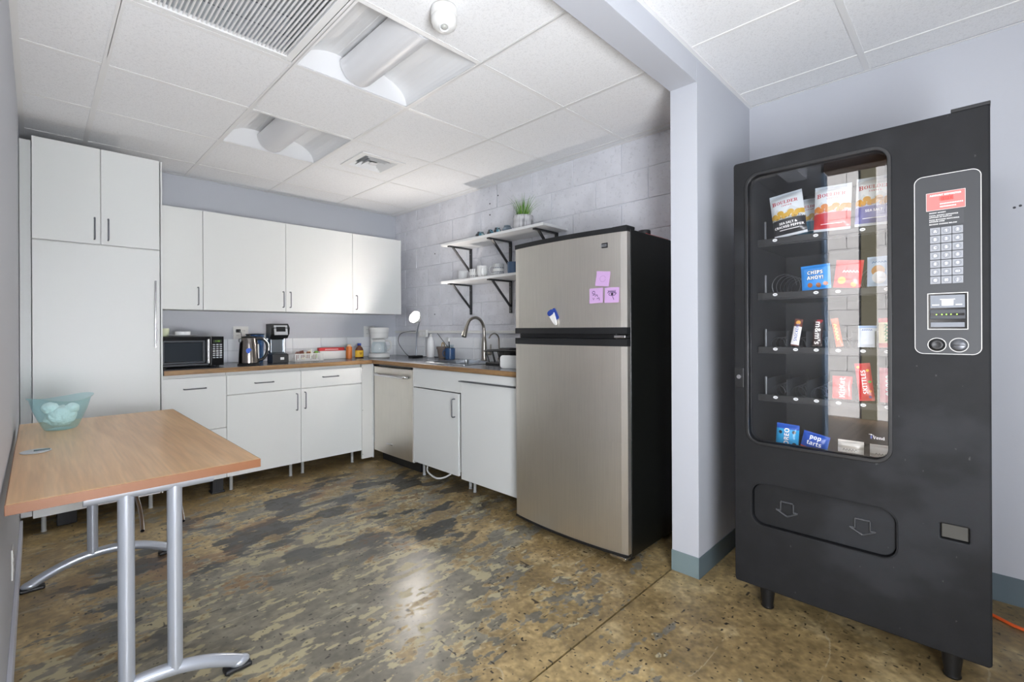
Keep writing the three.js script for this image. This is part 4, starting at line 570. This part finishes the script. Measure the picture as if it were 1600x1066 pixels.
  pack('cookie_pack', 'teal and blue cookie pack on the bottom tray', -0.222, y5, 0.084, 0.102, 0.03, -0.04, simple('#2aa0d8', '#ffffff', 'OREO', { rot: -PI / 2, size: 0.26, edge: '#173f8c', b2: '#2156b8', b2y: 0, b2h: 0.2, spots: [[0.2, 0.35, 0.08, '#1d2230'], [0.82, 0.3, 0.08, '#1d2230'], [0.85, 0.78, 0.08, '#1d2230']] }), { bc: 0x2156b8 });
  pack('cookie_pack', 'dark blue toaster pastry pack with red strip on the bottom tray', -0.124, y5, 0.092, 0.078, 0.03, -0.2, simple('#1f4fb4', '#ffffff', 'pop|tarts', { size: 0.26, b2: '#d8442f', b2y: 0.78, b2h: 0.22, ty: 0.36 }), { bc: 0x1f4fb4 });
  pack('wrapped_pastry', 'clear wrapped white pastry on the bottom tray beside the blue packs', -0.005, y5, 0.082, 0.068, 0.03, 0, simple('#d6d2ca', '#8c8880', '', { size: 0.2, b2: '#b9b2a6', b2y: 0.3, b2h: 0.15 }), { bc: 0xd6d2ca });
  pack('wrapped_pastry', 'clear wrapped white pastry at the end of the bottom tray', 0.094, y5, 0.080, 0.066, 0.03, 0, simple('#dad6cf', '#8c8880', '', { size: 0.2, b2: '#b5ada2', b2y: 0.5, b2h: 0.15 }), { bc: 0xdad6cf });
}
single('extension_cord', 'orange extension cord on the floor behind the vending machine', 'cord', tube([[2.80, 0.008, -0.30], [2.76, 0.007, -0.05], [2.70, 0.007, 0.05], [2.655, 0.007, 0.12], [2.64, 0.007, 0.25], [2.7, 0.007, 0.6], [2.8, 0.007, 1.1]], 0.0065, 60, 8), std(0xe8622a, 0.5));

// ================================================================ folding table
{
  const t = thing('folding_table', 'beech laminate folding table with silver arched legs against the left wall', 'table', [0.235, 0, 2.40]); const w = 0.29, L = 0.71, y = 0.735;
  part(t, 'table_top', (() => { return muv(bx(-w, w, y - 0.0275, y, -L, L, 0.0015), 0.8, 0.8); })(), M.beech);
  const e = M.beechEdge; part(t, 'edge_band', merge([bx(-w - 0.001, w + 0.001, y - 0.027, y - 0.0008, L - 0.0005, L + 0.0018, 0.0006), bx(-w - 0.001, w + 0.001, y - 0.027, y - 0.0008, -L - 0.0018, -L + 0.0005, 0.0006), bx(w - 0.0005, w + 0.0018, y - 0.027, y - 0.0008, -L, L, 0.0006), bx(-w - 0.0018, -w + 0.0005, y - 0.027, y - 0.0008, -L, L, 0.0006)]), e);
  for (const z of [0.6, -0.6]) {
    const f = part(t, 'leg_frame', tube([[-0.155, 0.684, 0], [0, 0.684, 0], [0.165, 0.684, 0]], 0.0225, 8, 18), M.silver, [0.012, 0, z]);
    for (const x of [-0.0595, 0.0605]) part(f, 'post', cyl(0.0205, 0.0205, 0.58, 20), M.silver, [x, 0.385, 0]);
    // arched foot: flat-topped bow, thicker in the middle
    const N = 40, pts = []; for (let i = 0; i <= N; i++) { const u = i / N * 2 - 1; pts.push([u * 0.262 - 0.013, 0.022 + 0.078 * (1 - u * u), 0]); }
    part(f, 'foot_bow', tube(pts, 0.0205, 60, 16), M.silver);
    for (const s of [-1, 1]) { part(f, 'foot_tip', new THREE.SphereGeometry(0.024, 18, 12).scale(1.35, 0.72, 0.95), M.silver, [s * 0.256 - 0.013, 0.026, 0]); part(f, 'foot_pad', bx(-0.042, 0.042, 0, 0.017, -0.021, 0.021, 0.007, 2), M.black, [s * 0.25 - 0.013, 0, 0]); }
    const s = Math.sign(z); for (const x of [-0.03, 0.075]) part(f, 'folding_stay', tube([[x, 0.70, -s * 0.16], [x + 0.004, 0.66, -s * 0.15], [x + 0.014, 0.60, -s * 0.10], [x + 0.016, 0.56, -s * 0.06], [x + 0.012, 0.545, -s * 0.022]], 0.0055, 24, 8), M.chrome);
  }
  part(t, 'beam_rail', merge([bx(-0.09, -0.05, y - 0.06, y - 0.028, -0.57, 0.57, 0.002), bx(0.06, 0.10, y - 0.06, y - 0.028, -0.57, 0.57, 0.002)]), M.silver);
  const gm = part(t, 'cable_grommet', lathe([[0, 0.0005], [0.038, 0.0005], [0.041, 0.002], [0.040, 0.0042], [0.034, 0.0048], [0, 0.0048]], 32), std(0xc6c9ce, 0.3, { metalness: 0.4 }), [-0.237, y - 0.0003, 0.04]); part(gm, 'cable_slot', bx(-0.006, 0.036, 0.0046, 0.0056, -0.012, 0.010, 0.0004), M.blackGloss);
  // bowl with crumpled white bags
  const bw = thing('plastic_bowl', 'translucent aqua plastic bowl on the folding table', 'bowl', [0.075, y + 0.0008, 2.835]);
  const sq = lathe([[0, 0.004], [0.055, 0.0], [0.062, 0.003], [0.068, 0.012], [0.085, 0.05], [0.104, 0.10], [0.118, 0.146], [0.126, 0.152], [0.128, 0.156]], 48);
  { const p = sq.attributes.position; for (let i = 0; i < p.count; i++) { const a = Math.atan2(p.getZ(i), p.getX(i)); const k = 1 + 0.05 * Math.cos(4 * a + 0.6); p.setX(i, p.getX(i) * k); p.setZ(i, p.getZ(i) * k); p.setY(i, p.getY(i) * (1 + 0.07 * Math.cos(2 * a + 0.9) * (p.getY(i) > 0.12 ? 1 : 0))); } sq.scale(0.82, 0.88, 0.82); sq.computeVertexNormals(); }
  part(bw, 'shell', sq, M.aqua);
  const crumple = (r, s, k) => { const g = new THREE.IcosahedronGeometry(r, 12), p = g.attributes.position; for (let i = 0; i < p.count; i++) { const x = p.getX(i), yy = p.getY(i), z = p.getZ(i), d = 1 + 0.42 * (fbm(x * 38 + s, yy * 38 + z * 38, s, 4) - 0.5) + 0.3 * (Math.abs(fbm(z * 30 + s, x * 30 - yy * 26, s + 4, 3) - 0.5)); p.setXYZ(i, x * d, yy * d * k, z * d); } g.computeVertexNormals(); return g; };
  const bagM = phys(0xf6f7f3, 0.55, { transmission: 0.1, thickness: 0 });
  [[0.0, 0.058, 0.0, 0.050, 3, 0.85, 'large crumpled white plastic bag in the aqua bowl'], [-0.034, 0.096, 0.008, 0.026, 8, 0.9, 'small crumpled white plastic bag on top in the aqua bowl'], [0.036, 0.090, 0.012, 0.026, 14, 0.8, 'crumpled white plastic bag leaning on the rim of the aqua bowl']].forEach(([x, yy, z, r, s, k, l]) => { single('plastic_bag', l, 'bag', crumple(r, s, k), bagM, [0.075 + x, y + yy, 2.835 - z]); });
}

// ================================================================ things on the counter
const CT = 0.8975;
{ // microwave
  const t = thing('microwave', 'black countertop microwave oven beside the tall pantry', 'microwave', [0.785, CT, 3.925]); const w = 0.19;
  part(t, 'case', bx(-w, w, 0.012, 0.222, -0.33, -0.02, 0.004), M.black); const d = part(t, 'door', bx(-w, 0.105, 0.012, 0.222, -0.019, 0, 0.004), M.blackGloss);
  part(d, 'door_window', extr(rshape(-0.168, 0.055, 0.05, 0.180, 0.008), 0.001), std(0x2a3036, 0.12), [0, 0, 0.0004]); part(d, 'window_frame', frameGeo(-0.180, 0.072, 0.034, 0.196, 0.012, 0.012, 0.003, 0.001), std(0x3b4046, 0.25), [0, 0, 0.0004]); part(d, 'door_rim', bx(-w + 0.004, 0.09, 0.018, 0.03, 0, 0.004, 0.001), M.darkGrey);
  part(d, 'handle', bx(0.088, 0.097, 0.03, 0.205, 0.004, 0.016, 0.003), M.chrome);
  const c = part(t, 'control_panel', bx(0.107, w, 0.012, 0.222, -0.019, 0, 0.003), M.blackGloss);
  part(c, 'clock_display', new THREE.PlaneGeometry(0.055, 0.022), std(0x101408, 0.3, { emissive: 0xffffff, emissiveIntensity: 0.55, emissiveMap: canv(128, 48, g => { g.fillStyle = '#0b1a05'; g.fillRect(0, 0, 128, 48); g.fillStyle = '#9be23c'; g.font = 'bold 30px monospace'; g.fillText('1:06', 30, 34); }) }), [0.149, 0.188, 0.0006]);
  for (let i = 0; i < 7; i++) for (let k = 0; k < 3; k++) part(c, 'button', rbox(0.016, i > 2 && i < 6 ? 0.008 : 0.010, 0.0015, 0.0006), i > 2 && i < 6 ? std(0xd0d3d6, 0.4) : M.keyGrey, [0.127 + k * 0.0215, 0.163 - i * 0.0155, 0.0006]);
  for (const [x, z] of [[-0.16, -0.05], [0.16, -0.05], [-0.16, -0.3], [0.16, -0.3]]) part(t, 'foot', cyl(0.012, 0.012, 0.013, 12), M.black, [x, 0.0065, z]);
  single('dinner_plate', 'white plate lying on the microwave', 'plate', lathe([[0, 0.002], [0.055, 0], [0.06, 0.003], [0.095, 0.011], [0.098, 0.014], [0.09, 0.013], [0.058, 0.006], [0, 0.006]], 40), M.ceramic, [0.745, CT + 0.2225, 4.05]);
  single('white_dish', 'small white dish standing on the plate on the microwave', 'dish', lathe([[0, 0.001], [0.04, 0], [0.046, 0.003], [0.047, 0.03], [0.044, 0.03], [0.042, 0.005], [0, 0.005]], 32), M.ceramic, [0.745, CT + 0.2295, 4.05]);
  single('green_cup', 'pale green cup on the microwave against the pantry', 'cup', lathe([[0, 0.001], [0.03, 0], [0.034, 0.004], [0.037, 0.06], [0.034, 0.06], [0.031, 0.006], [0, 0.006]], 28), std(0xd2d8b8, 0.4), [0.634, CT + 0.2225, 4.08]);
}
{ // kettle
  const t = thing('electric_kettle', 'brushed steel electric kettle with black handle and round blue sticker', 'kettle', [1.148, CT, 3.945]);
  part(t, 'power_base', lathe([[0, 0], [0.075, 0], [0.077, 0.006], [0.07, 0.014], [0, 0.014]], 32), M.black); part(t, 'body', lathe([[0, 0.015], [0.068, 0.015], [0.07, 0.02], [0.068, 0.08], [0.062, 0.16], [0.056, 0.205], [0.05, 0.21], [0, 0.21]], 40), std(0x8a8480, 0.22, { metalness: 1 }));
  part(t, 'lid', lathe([[0, 0.21], [0.05, 0.21], [0.048, 0.219], [0.012, 0.223], [0.012, 0.232], [0, 0.234]], 32), M.black); part(t, 'spout', bx(-0.068, -0.04, 0.175, 0.205, -0.014, 0.014, 0.006), M.handle);
  const hs = part(t, 'handle', tube([[0.045, 0.205, 0.02], [0.09, 0.2, 0.035], [0.118, 0.16, 0.042], [0.118, 0.10, 0.042], [0.095, 0.05, 0.034], [0.062, 0.035, 0.022]], 0.0115, 36, 12), M.black); part(hs, 'handle_trim', tube([[0.06, 0.209, 0.028], [0.098, 0.2, 0.042], [0.127, 0.158, 0.048], [0.127, 0.11, 0.048]], 0.006, 24, 8), M.chrome);
  part(t, 'water_gauge', bx(-0.009, 0.009, 0.05, 0.16, -0.003, 0.003, 0.002), M.plasticWhite, [0.062, 0, 0.03], [0, 0.9, 0.06]); part(t, 'sticker', cyl(0.02, 0.02, 0.0015, 28), std(0x3f66c8, 0.4), [-0.018, 0.112, 0.0645], [PI / 2, 0, 0.0]);
}
{ // pod coffee maker
  const t = thing('pod_coffee_maker', 'black and silver single-cup coffee maker next to the kettle', 'coffee maker', [1.385, CT, 4.02], -0.1);
  part(t, 'base', bx(-0.06, 0.06, 0, 0.075, -0.09, 0.09, 0.006, 2), M.black); part(t, 'drip_tray', bx(-0.05, 0.05, 0.0755, 0.081, -0.02, 0.085, 0.002), M.handle); part(t, 'column', bx(-0.056, 0.056, 0.0755, 0.2, -0.09, -0.015, 0.012, 2), std(0x6f757a, 0.25, { metalness: 0.8 })); part(t, 'side_rail', bx(0.046, 0.058, 0.0755, 0.21, -0.014, 0.01, 0.003), M.chrome);
  const hd2 = new THREE.Shape(); hd2.moveTo(-0.09, 0); hd2.lineTo(0.03, 0); hd2.lineTo(0.085, 0.035); hd2.lineTo(0.098, 0.085); hd2.lineTo(0.05, 0.118); hd2.lineTo(-0.09, 0.118); hd2.closePath();
  const head = part(t, 'head', extr(hd2, 0.128, 0.004).rotateY(-PI / 2).translate(0.064, 0, 0), M.black, [0, 0.2, 0]); part(head, 'face_plate', bx(-0.05, 0.05, -0.04, 0.04, 0, 0.005, 0.002), std(0xc6c8cb, 0.3, { metalness: 0.6 }), [0, 0.066, 0.0955], [-0.26, 0, 0]); part(head, 'screen', bx(-0.034, 0.034, -0.018, 0.022, 0, 0.002, 0.001), M.blackGloss, [0, 0.072, 0.099], [-0.26, 0, 0]); part(head, 'side_button', cyl(0.011, 0.011, 0.006, 18), M.chrome, [0.07, 0.065, 0.03], [0, 0, PI / 2]);
  part(t, 'label', new THREE.PlaneGeometry(0.028, 0.02), M.matteWhite, [0.012, 0.04, 0.0905]);
  const wt = thing('water_tank', 'clear blue water pitcher behind the kettle', 'pitcher', [1.285, CT, 4.25]); part(wt, 'jug', lathe([[0, 0.002], [0.055, 0], [0.06, 0.006], [0.068, 0.23], [0.065, 0.23], [0.057, 0.008], [0, 0.006]], 32), phys(0x9ec4e4, 0.05, { transmission: 0.85, thickness: 0 })); part(wt, 'lid', lathe([[0, 0.238], [0.07, 0.236], [0.071, 0.2305], [0, 0.2305]], 32), M.dark);
}
{ // snack basket
  const t = thing('snack_basket', 'white slotted plastic basket of tea and snacks on the counter', 'basket', [1.66, CT, 4.135], 0.05); const w = 0.125, d = 0.07, h = 0.062;
  part(t, 'floor', bx(-w, w, 0, 0.003, -d, d), M.plasticWhite); part(t, 'rim', frameGeo(-w - 0.003, w + 0.003, -d - 0.003, d + 0.003, 0.01, 0.007, 0.006, 0.001).rotateX(-PI / 2).translate(0, h - 0.004, 0), M.plasticWhite);
  const bar = bx(-0.0035, 0.0035, 0, h, -0.0012, 0.0012, 0.0004); for (let i = 0; i < 19; i++) for (const s of [-1, 1]) part(t, 'slat', bar, M.plasticWhite, [-w + 0.004 + i * (2 * w - 0.008) / 18, 0, s * d]); for (let i = 0; i < 9; i++) for (const s of [-1, 1]) part(t, 'slat', bar, M.plasticWhite, [s * w, 0, -d + 0.006 + i * (2 * d - 0.012) / 8], [0, PI / 2, 0]);
  const cl = [0x6a4a44, 0x84605a, 0x6a3a2a, 0xd8cfae, 0x7a4f36, 0xe2dcc8, 0x6d6a3f, 0x6ea33a], nm = ['brown tea sachet', 'mauve tea sachet', 'dark brown tea bag packet', 'cream snack packet', 'brown snack packet', 'white snack packet', 'olive snack packet', 'green snack packet'];
  cl.forEach((c, i) => single('snack_packet', nm[i] + ' standing in the white basket', 'packet', rbox(0.034, 0.062, 0.012, 0.004, 2), std(c, 0.5), [1.566 + i * 0.0265, CT + 0.041 + (i % 3) * 0.009, 4.12 + (i % 2) * 0.03], [0.25, 0.4 * (i % 2) - 0.2, 0.3 * ((i % 3) - 1)], 'packets in the white basket'));
  const b = thing('cracker_box', 'white box with red top lying behind the snack basket', 'box', [1.94, CT, 4.23], -0.12); part(b, 'carton', bx(-0.13, 0.11, 0, 0.075, -0.045, 0.045, 0.002), M.plasticWhite); const rp = part(b, 'red_top', bx(-0.13, 0.10, 0.0755, 0.105, -0.03, 0.035, 0.004), std(0xc0282a, 0.4)); part(rp, 'print', new THREE.PlaneGeometry(0.2, 0.026), std(0xffffff, 0.4, { map: canv(256, 34, g => { g.fillStyle = '#c0282a'; g.fillRect(0, 0, 256, 34); g.fillStyle = '#ffffff'; g.strokeStyle = '#ffffff'; g.lineWidth = 4; for (let i = 0; i < 9; i++) { g.beginPath(); g.moveTo(50 + i * 17, 26); g.quadraticCurveTo(56 + i * 17, 4, 63 + i * 17, 24); g.stroke(); } }) }), [-0.015, 0.09, 0.0355]);
  single('tin_can', 'small blue grey tin beside the orange bottle', 'tin', lathe([[0, 0], [0.03, 0], [0.031, 0.003], [0.031, 0.085], [0.029, 0.09], [0, 0.09]], 24), std(0x77828c, 0.4, { metalness: 0.4 }), [2.10, CT, 4.25]);
}
{ // bottles
  const o = thing('spice_bottle', 'orange spice bottle with pale cap on the counter', 'bottle', [2.048, CT, 4.12]); part(o, 'bottle', lathe([[0, 0], [0.026, 0], [0.0275, 0.004], [0.0275, 0.105], [0.022, 0.113], [0, 0.113]], 28), std(0xc06a26, 0.4)); part(o, 'cap', lathe([[0, 0.1135], [0.018, 0.1135], [0.017, 0.13], [0, 0.131]], 24), std(0xe8c9a4, 0.4));
  const s = thing('syrup_bottle', 'amber syrup bottle with yellow label and blue cap', 'bottle', [2.15, CT, 4.12]); part(s, 'bottle', lathe([[0, 0], [0.037, 0], [0.04, 0.006], [0.04, 0.075], [0.03, 0.098], [0.016, 0.112], [0.015, 0.12], [0, 0.12]], 32).scale(1, 1, 0.7), phys(0x6a3414, 0.12, { clearcoat: 1 })); part(s, 'label', lathe([[0.0404, 0.012], [0.0404, 0.074]], 32).scale(1, 1, 0.71), std(0xe2b52c, 0.5)); part(s, 'cap', cyl(0.017, 0.017, 0.02, 20), std(0x27459a, 0.4), [0, 0.13, 0]); part(s, 'label_print', new THREE.PlaneGeometry(0.04, 0.03), std(0xffffff, 0.5, { map: canv(96, 72, g => { g.fillStyle = '#e2b52c'; g.fillRect(0, 0, 96, 72); g.fillStyle = '#7a3a14'; g.fillRect(14, 18, 68, 12); g.fillRect(24, 38, 48, 10); g.fillRect(30, 54, 36, 6); }) }), [0, 0.045, 0.0292]);
}
{ // white drip coffee maker
  const t = thing('drip_coffee_maker', 'white drip coffee maker with glass carafe in the corner', 'coffee maker', [2.335, CT, 4.08], -0.35);
  part(t, 'base', lathe([[0, 0], [0.098, 0], [0.1, 0.006], [0.098, 0.034], [0.088, 0.04], [0, 0.04]], 40), M.plasticWhite); part(t, 'tower', bx(-0.07, 0.07, 0.038, 0.26, -0.12, -0.065, 0.014, 2), M.plasticWhite); const hdm = part(t, 'brew_head', lathe([[0, 0.185], [0.078, 0.185], [0.084, 0.19], [0.092, 0.262], [0.094, 0.268], [0.092, 0.284], [0.08, 0.288], [0, 0.29]], 40), M.plasticWhite); part(hdm, 'seam', new THREE.TorusGeometry(0.0905, 0.0015, 6, 40).rotateX(PI / 2), std(0xb5b5b2, 0.5), [0, 0.238, 0]);
  const c = part(t, 'carafe', lathe([[0, 0.0425], [0.06, 0.0425], [0.072, 0.055], [0.076, 0.09], [0.068, 0.13], [0.056, 0.155], [0.058, 0.165]], 36), M.clear); part(c, 'carafe_band', lathe([[0.0575, 0.15], [0.062, 0.152], [0.062, 0.172], [0.058, 0.176], [0, 0.177]], 32), M.plasticWhite); part(c, 'carafe_handle', tube([[0.058, 0.162, 0], [0.098, 0.160, 0], [0.116, 0.135, 0], [0.112, 0.09, 0], [0.08, 0.066, 0]], 0.0085, 28, 10), M.plasticWhite, null, [0, -0.5, 0]);
}
{ // desk lamp: lit bulb with its light inside
  const t = thing('desk_lamp', 'lit gooseneck desk lamp in the kitchen corner', 'lamp', [2.545, CT, 3.763]);
  part(t, 'base', bx(-0.065, 0.05, 0, 0.022, -0.04, 0.04, 0.004), M.black); part(t, 'gooseneck', tube([[0, 0.02, 0], [-0.002, 0.12, 0.006], [-0.02, 0.22, 0.04], [-0.06, 0.29, 0.12], [-0.095, 0.325, 0.19], [-0.125, 0.348, 0.24]], 0.006, 40, 10), M.silver);
  const dir = new THREE.Vector3(-0.87, 0.40, 0.28).normalize(), q = new THREE.Quaternion().setFromUnitVectors(new THREE.Vector3(0, 1, 0), dir), bp = new THREE.Vector3(-0.19, 0.3765, 0.26);
  const cup = []; for (let k = 0; k <= 10; k++) { const a = k / 10 * PI / 2; cup.push([0.056 * Math.sin(a), -0.056 * Math.cos(a)]); } cup.push([0.056, 0.006], [0.053, 0.006]); for (let k = 10; k >= 0; k--) { const a = k / 10 * PI / 2; cup.push([0.053 * Math.sin(a), -0.053 * Math.cos(a)]); }
  const hd3 = part(t, 'lamp_head', merge([lathe(cup, 36), cyl(0.012, 0.02, 0.03, 20).rotateX(PI).translate(0, -0.065, 0)]), M.plasticWhite, [bp.x, bp.y, bp.z]); hd3.quaternion.copy(q);
  part(t, 'bulb', new THREE.SphereGeometry(0.034, 28, 18), std(0xffffff, 0.4, { emissive: 0xfff6ea, emissiveIntensity: 8 }), [bp.x, bp.y, bp.z]);
  const l = new THREE.PointLight(0xfff6ee, 1.65); l.position.copy(bp); l.castShadow = true; l.shadow.radius = 1; l.shadow.mapSize.set(1024, 1024); t.add(l);
}
single('power_cable', 'thin black cable looping from the lamp base to the wall outlet', 'cable', tube([[2.49, 0.905, -3.77], [2.47, 0.94, -3.83], [2.5, 1.04, -4.0], [2.56, 1.12, -4.06], [2.64, 1.145, -4.04], [2.70, 1.15, -4.0]], 0.003, 40, 6), M.dark);
single('power_cable', 'thin black cable looping beside the white spray bottle', 'cable', tube([[2.6, 0.903, -3.77], [2.66, 0.903, -3.7], [2.70, 0.906, -3.56], [2.71, 0.94, -3.48], [2.715, 1.0, -3.5], [2.716, 1.08, -3.6], [2.716, 1.145, -3.68]], 0.003, 40, 6), M.dark);
{
  const b = thing('spray_bottle', 'white tapered bottle standing by the tiled wall', 'bottle', [2.66, CT, 3.69]); part(b, 'bottle', lathe([[0, 0], [0.036, 0], [0.038, 0.005], [0.037, 0.1], [0.03, 0.165], [0.018, 0.195], [0, 0.196]], 28), M.matteWhite); part(b, 'cap', cyl(0.011, 0.014, 0.028, 16), M.plasticWhite, [0, 0.21, 0]);
  const p = thing('clay_pot', 'brown clay pot beside the sink', 'pot', [2.63, CT, 3.46]); part(p, 'pot', lathe([[0, 0.001], [0.036, 0], [0.04, 0.004], [0.052, 0.085], [0.058, 0.087], [0.06, 0.108], [0.055, 0.109], [0.05, 0.09], [0.037, 0.01], [0, 0.009]], 32), std(0x70635a, 0.8)); part(p, 'soil', cyl(0.047, 0.045, 0.004, 20), std(0x40342a, 0.95), [0, 0.082, 0]); part(p, 'stem', tube([[-0.008, 0.084, 0], [-0.012, 0.12, 0], [-0.004, 0.145, 0], [0.01, 0.135, 0.004], [0.014, 0.11, 0.006]], 0.006, 20, 8), std(0xa08a6a, 0.7));
  const m = thing('blue_mug', 'dark blue mug holding a clear cup beside the sink', 'mug', [2.615, CT, 3.335]); part(m, 'cup', lathe([[0, 0.001], [0.04, 0], [0.044, 0.004], [0.045, 0.098], [0.042, 0.098], [0.04, 0.008], [0, 0.007]], 32), std(0x2f4f78, 0.35)); part(m, 'handle', tube([[-0.042, 0.022, 0], [-0.064, 0.028, 0], [-0.072, 0.052, 0], [-0.062, 0.078, 0], [-0.042, 0.08, 0]], 0.005, 20, 8), std(0x2f4f78, 0.35), null, [0, -1.1, 0]);
  single('clear_cup', 'clear plastic cup standing in the dark blue mug', 'cup', lathe([[0, 0.002], [0.026, 0], [0.03, 0.07], [0.036, 0.12], [0.034, 0.12], [0.028, 0.07], [0, 0.004]], 28), M.clear, [2.615, CT + 0.0085, 3.335]);
  const br = thing('dish_brush', 'grey handled dish brush standing behind the dark blue mug', 'brush', [2.66, CT, 3.40]); part(br, 'handle', tube([[0, 0.002, 0], [0, 0.08, 0], [-0.006, 0.16, 0]], 0.006, 14, 8), M.darkGrey); part(br, 'brush_head', cyl(0.012, 0.014, 0.03, 14), M.plasticWhite, [-0.007, 0.172, 0]);
  // dish rack with a white board leaning on it
  const r = thing('dish_rack', 'black wire dish rack on the counter next to the refrigerator', 'rack', [2.50, CT, 2.36]); const bar = (a, b2, rad = 0.004) => tube([a, [(a[0] + b2[0]) / 2, (a[1] + b2[1]) / 2, (a[2] + b2[2]) / 2], b2], rad, 4, 6);
  part(r, 'rim', tube([[-0.12, 0.105, -0.26], [0.12, 0.105, -0.26], [0.12, 0.115, 0.2], [-0.12, 0.115, 0.2]], 0.007, 60, 8, true, 0.1), M.black); part(r, 'tray', bx(-0.13, 0.13, 0, 0.02, -0.24, 0.2, 0.006), M.black);
  for (let i = 0; i < 8; i++) { part(r, 'wire', bar([-0.12, 0.106, -0.24 + i * 0.062], [-0.105, 0.012, -0.22 + i * 0.058]), M.black); part(r, 'wire', bar([0.12, 0.106, -0.24 + i * 0.062], [0.105, 0.012, -0.22 + i * 0.058]), M.black); } for (let i = 0; i < 4; i++) part(r, 'wire', bar([-0.1 + i * 0.067, 0.106, -0.262], [-0.09 + i * 0.06, 0.012, -0.235]), M.black);
  part(r, 'caddy', bx(-0.05, 0.07, 0.02, 0.125, -0.18, -0.06, 0.01), M.dark);
  single('cutting_board', 'white board standing on the counter in front of the dish rack', 'board', extr(rshape(-0.11, 0.11, 0, 0.088, 0.022), 0.01, 0.002), M.plasticWhite, [2.27, CT, 2.195], [0, RT + 0.25, 0]);
}
// outlets
function outlet(label, pos, turn, gang = 1) { const t = thing('wall_outlet', label, 'outlet', pos, turn, 'wall outlets'), w = gang > 1 ? 0.058 : 0.036; part(t, 'cover_plate', bx(-w, w, -0.057, 0.057, 0, 0.005, 0.002), M.plasticWhite); for (let k = 0; k < gang; k++) for (const y of [-0.02, 0.02]) { const s = part(t, 'socket', bx(-0.016, 0.016, y - 0.014, y + 0.014, 0.0045, 0.0065, 0.003), M.plasticWhite, [gang > 1 ? (k - 0.5) * 0.046 : 0, 0, 0]); for (const x of [-0.006, 0.006]) part(s, 'slot', sbox(x - 0.0012, x + 0.0012, y - 0.004, y + 0.006, 0.0064, 0.0068), M.dark); } return t; }
outlet('double wall outlet with a black plug above the kettle', [1.225, 1.14, ZB], 0, 2); outlet('wall outlet on the back wall above the white coffee maker', [2.415, 1.145, ZB], 0, 2);
outlet('wall outlet low on the left wall by the folding table', [XL, 0.3, 2.55], PI / 2, 1);
{ const t = thing('surface_outlet', 'surface-mounted outlet box on the raceway behind the lamp', 'outlet', [XR - 0.0245, 1.125, 3.86], RT); part(t, 'box', bx(-0.062, 0.062, -0.035, 0.035, 0, 0.03, 0.004), M.plasticWhite); for (const x of [-0.03, 0.03]) part(t, 'socket', bx(x - 0.016, x + 0.016, -0.015, 0.015, 0.0298, 0.0315, 0.002), M.matteWhite); }
{ const t = thing('power_plug', 'black plug and cord in the outlet above the kettle', 'plug', [1.2, 1.16, 4.4155]); part(t, 'plug_body', bx(-0.016, 0.016, -0.014, 0.014, 0, 0.032, 0.006, 2), M.dark); part(t, 'cord', tube([[0.004, 0, 0.03], [0.014, -0.02, 0.05], [0.016, -0.1, 0.05], [0.01, -0.19, 0.06], [-0.004, -0.255, 0.10], [-0.01, -0.257, 0.2], [-0.02, -0.257, 0.37]], 0.0035, 40, 6), std(0x8a8c90, 0.5)); }
{ // softbox on a stand beside the camera
  const t = new THREE.Group(); t.name = 'softbox'; t.userData = { label: 'black softbox strobe on a stand beside the camera', category: 'light' }; t.position.set(SOFT.x, 0, SOFT.z); scene.add(t);
  const h = new THREE.Group(); h.name = 'head'; h.position.set(0, SOFT.y, 0); t.add(h); h.lookAt(SOFT_AT);
  part(h, 'diffuser', new THREE.PlaneGeometry(0.8, 0.8), std(0xffffff, 0.9, { emissive: 0xfbfcff, emissiveIntensity: 1 }), [0, 0, 0]);
  part(h, 'hood', lathe([[0.585, -0.004], [0.08, -0.34], [0.06, -0.34], [0.57, -0.012]].map(p => [p[0], p[1]]), 4).rotateY(PI / 4).rotateX(PI / 2), M.black); part(h, 'flash_body', cyl(0.06, 0.06, 0.16, 20), M.dark, [0, 0, -0.42], [PI / 2, 0, 0]);
  part(t, 'pole', cyl(0.012, 0.014, 1.68, 12), M.dark, [-0.12, 0.84, 0.4]); for (let k = 0; k < 3; k++) part(t, 'stand_leg', tube([[-0.12, 0.45, 0.4], [-0.12 + 0.2 * Math.cos(k * 2.1), 0.22, 0.4 + 0.2 * Math.sin(k * 2.1)], [-0.12 + 0.4 * Math.cos(k * 2.1), 0.01, 0.4 + 0.4 * Math.sin(k * 2.1)]], 0.009, 10, 8), M.dark);
}
console.log('stage all');
renderer.render(scene, camera);
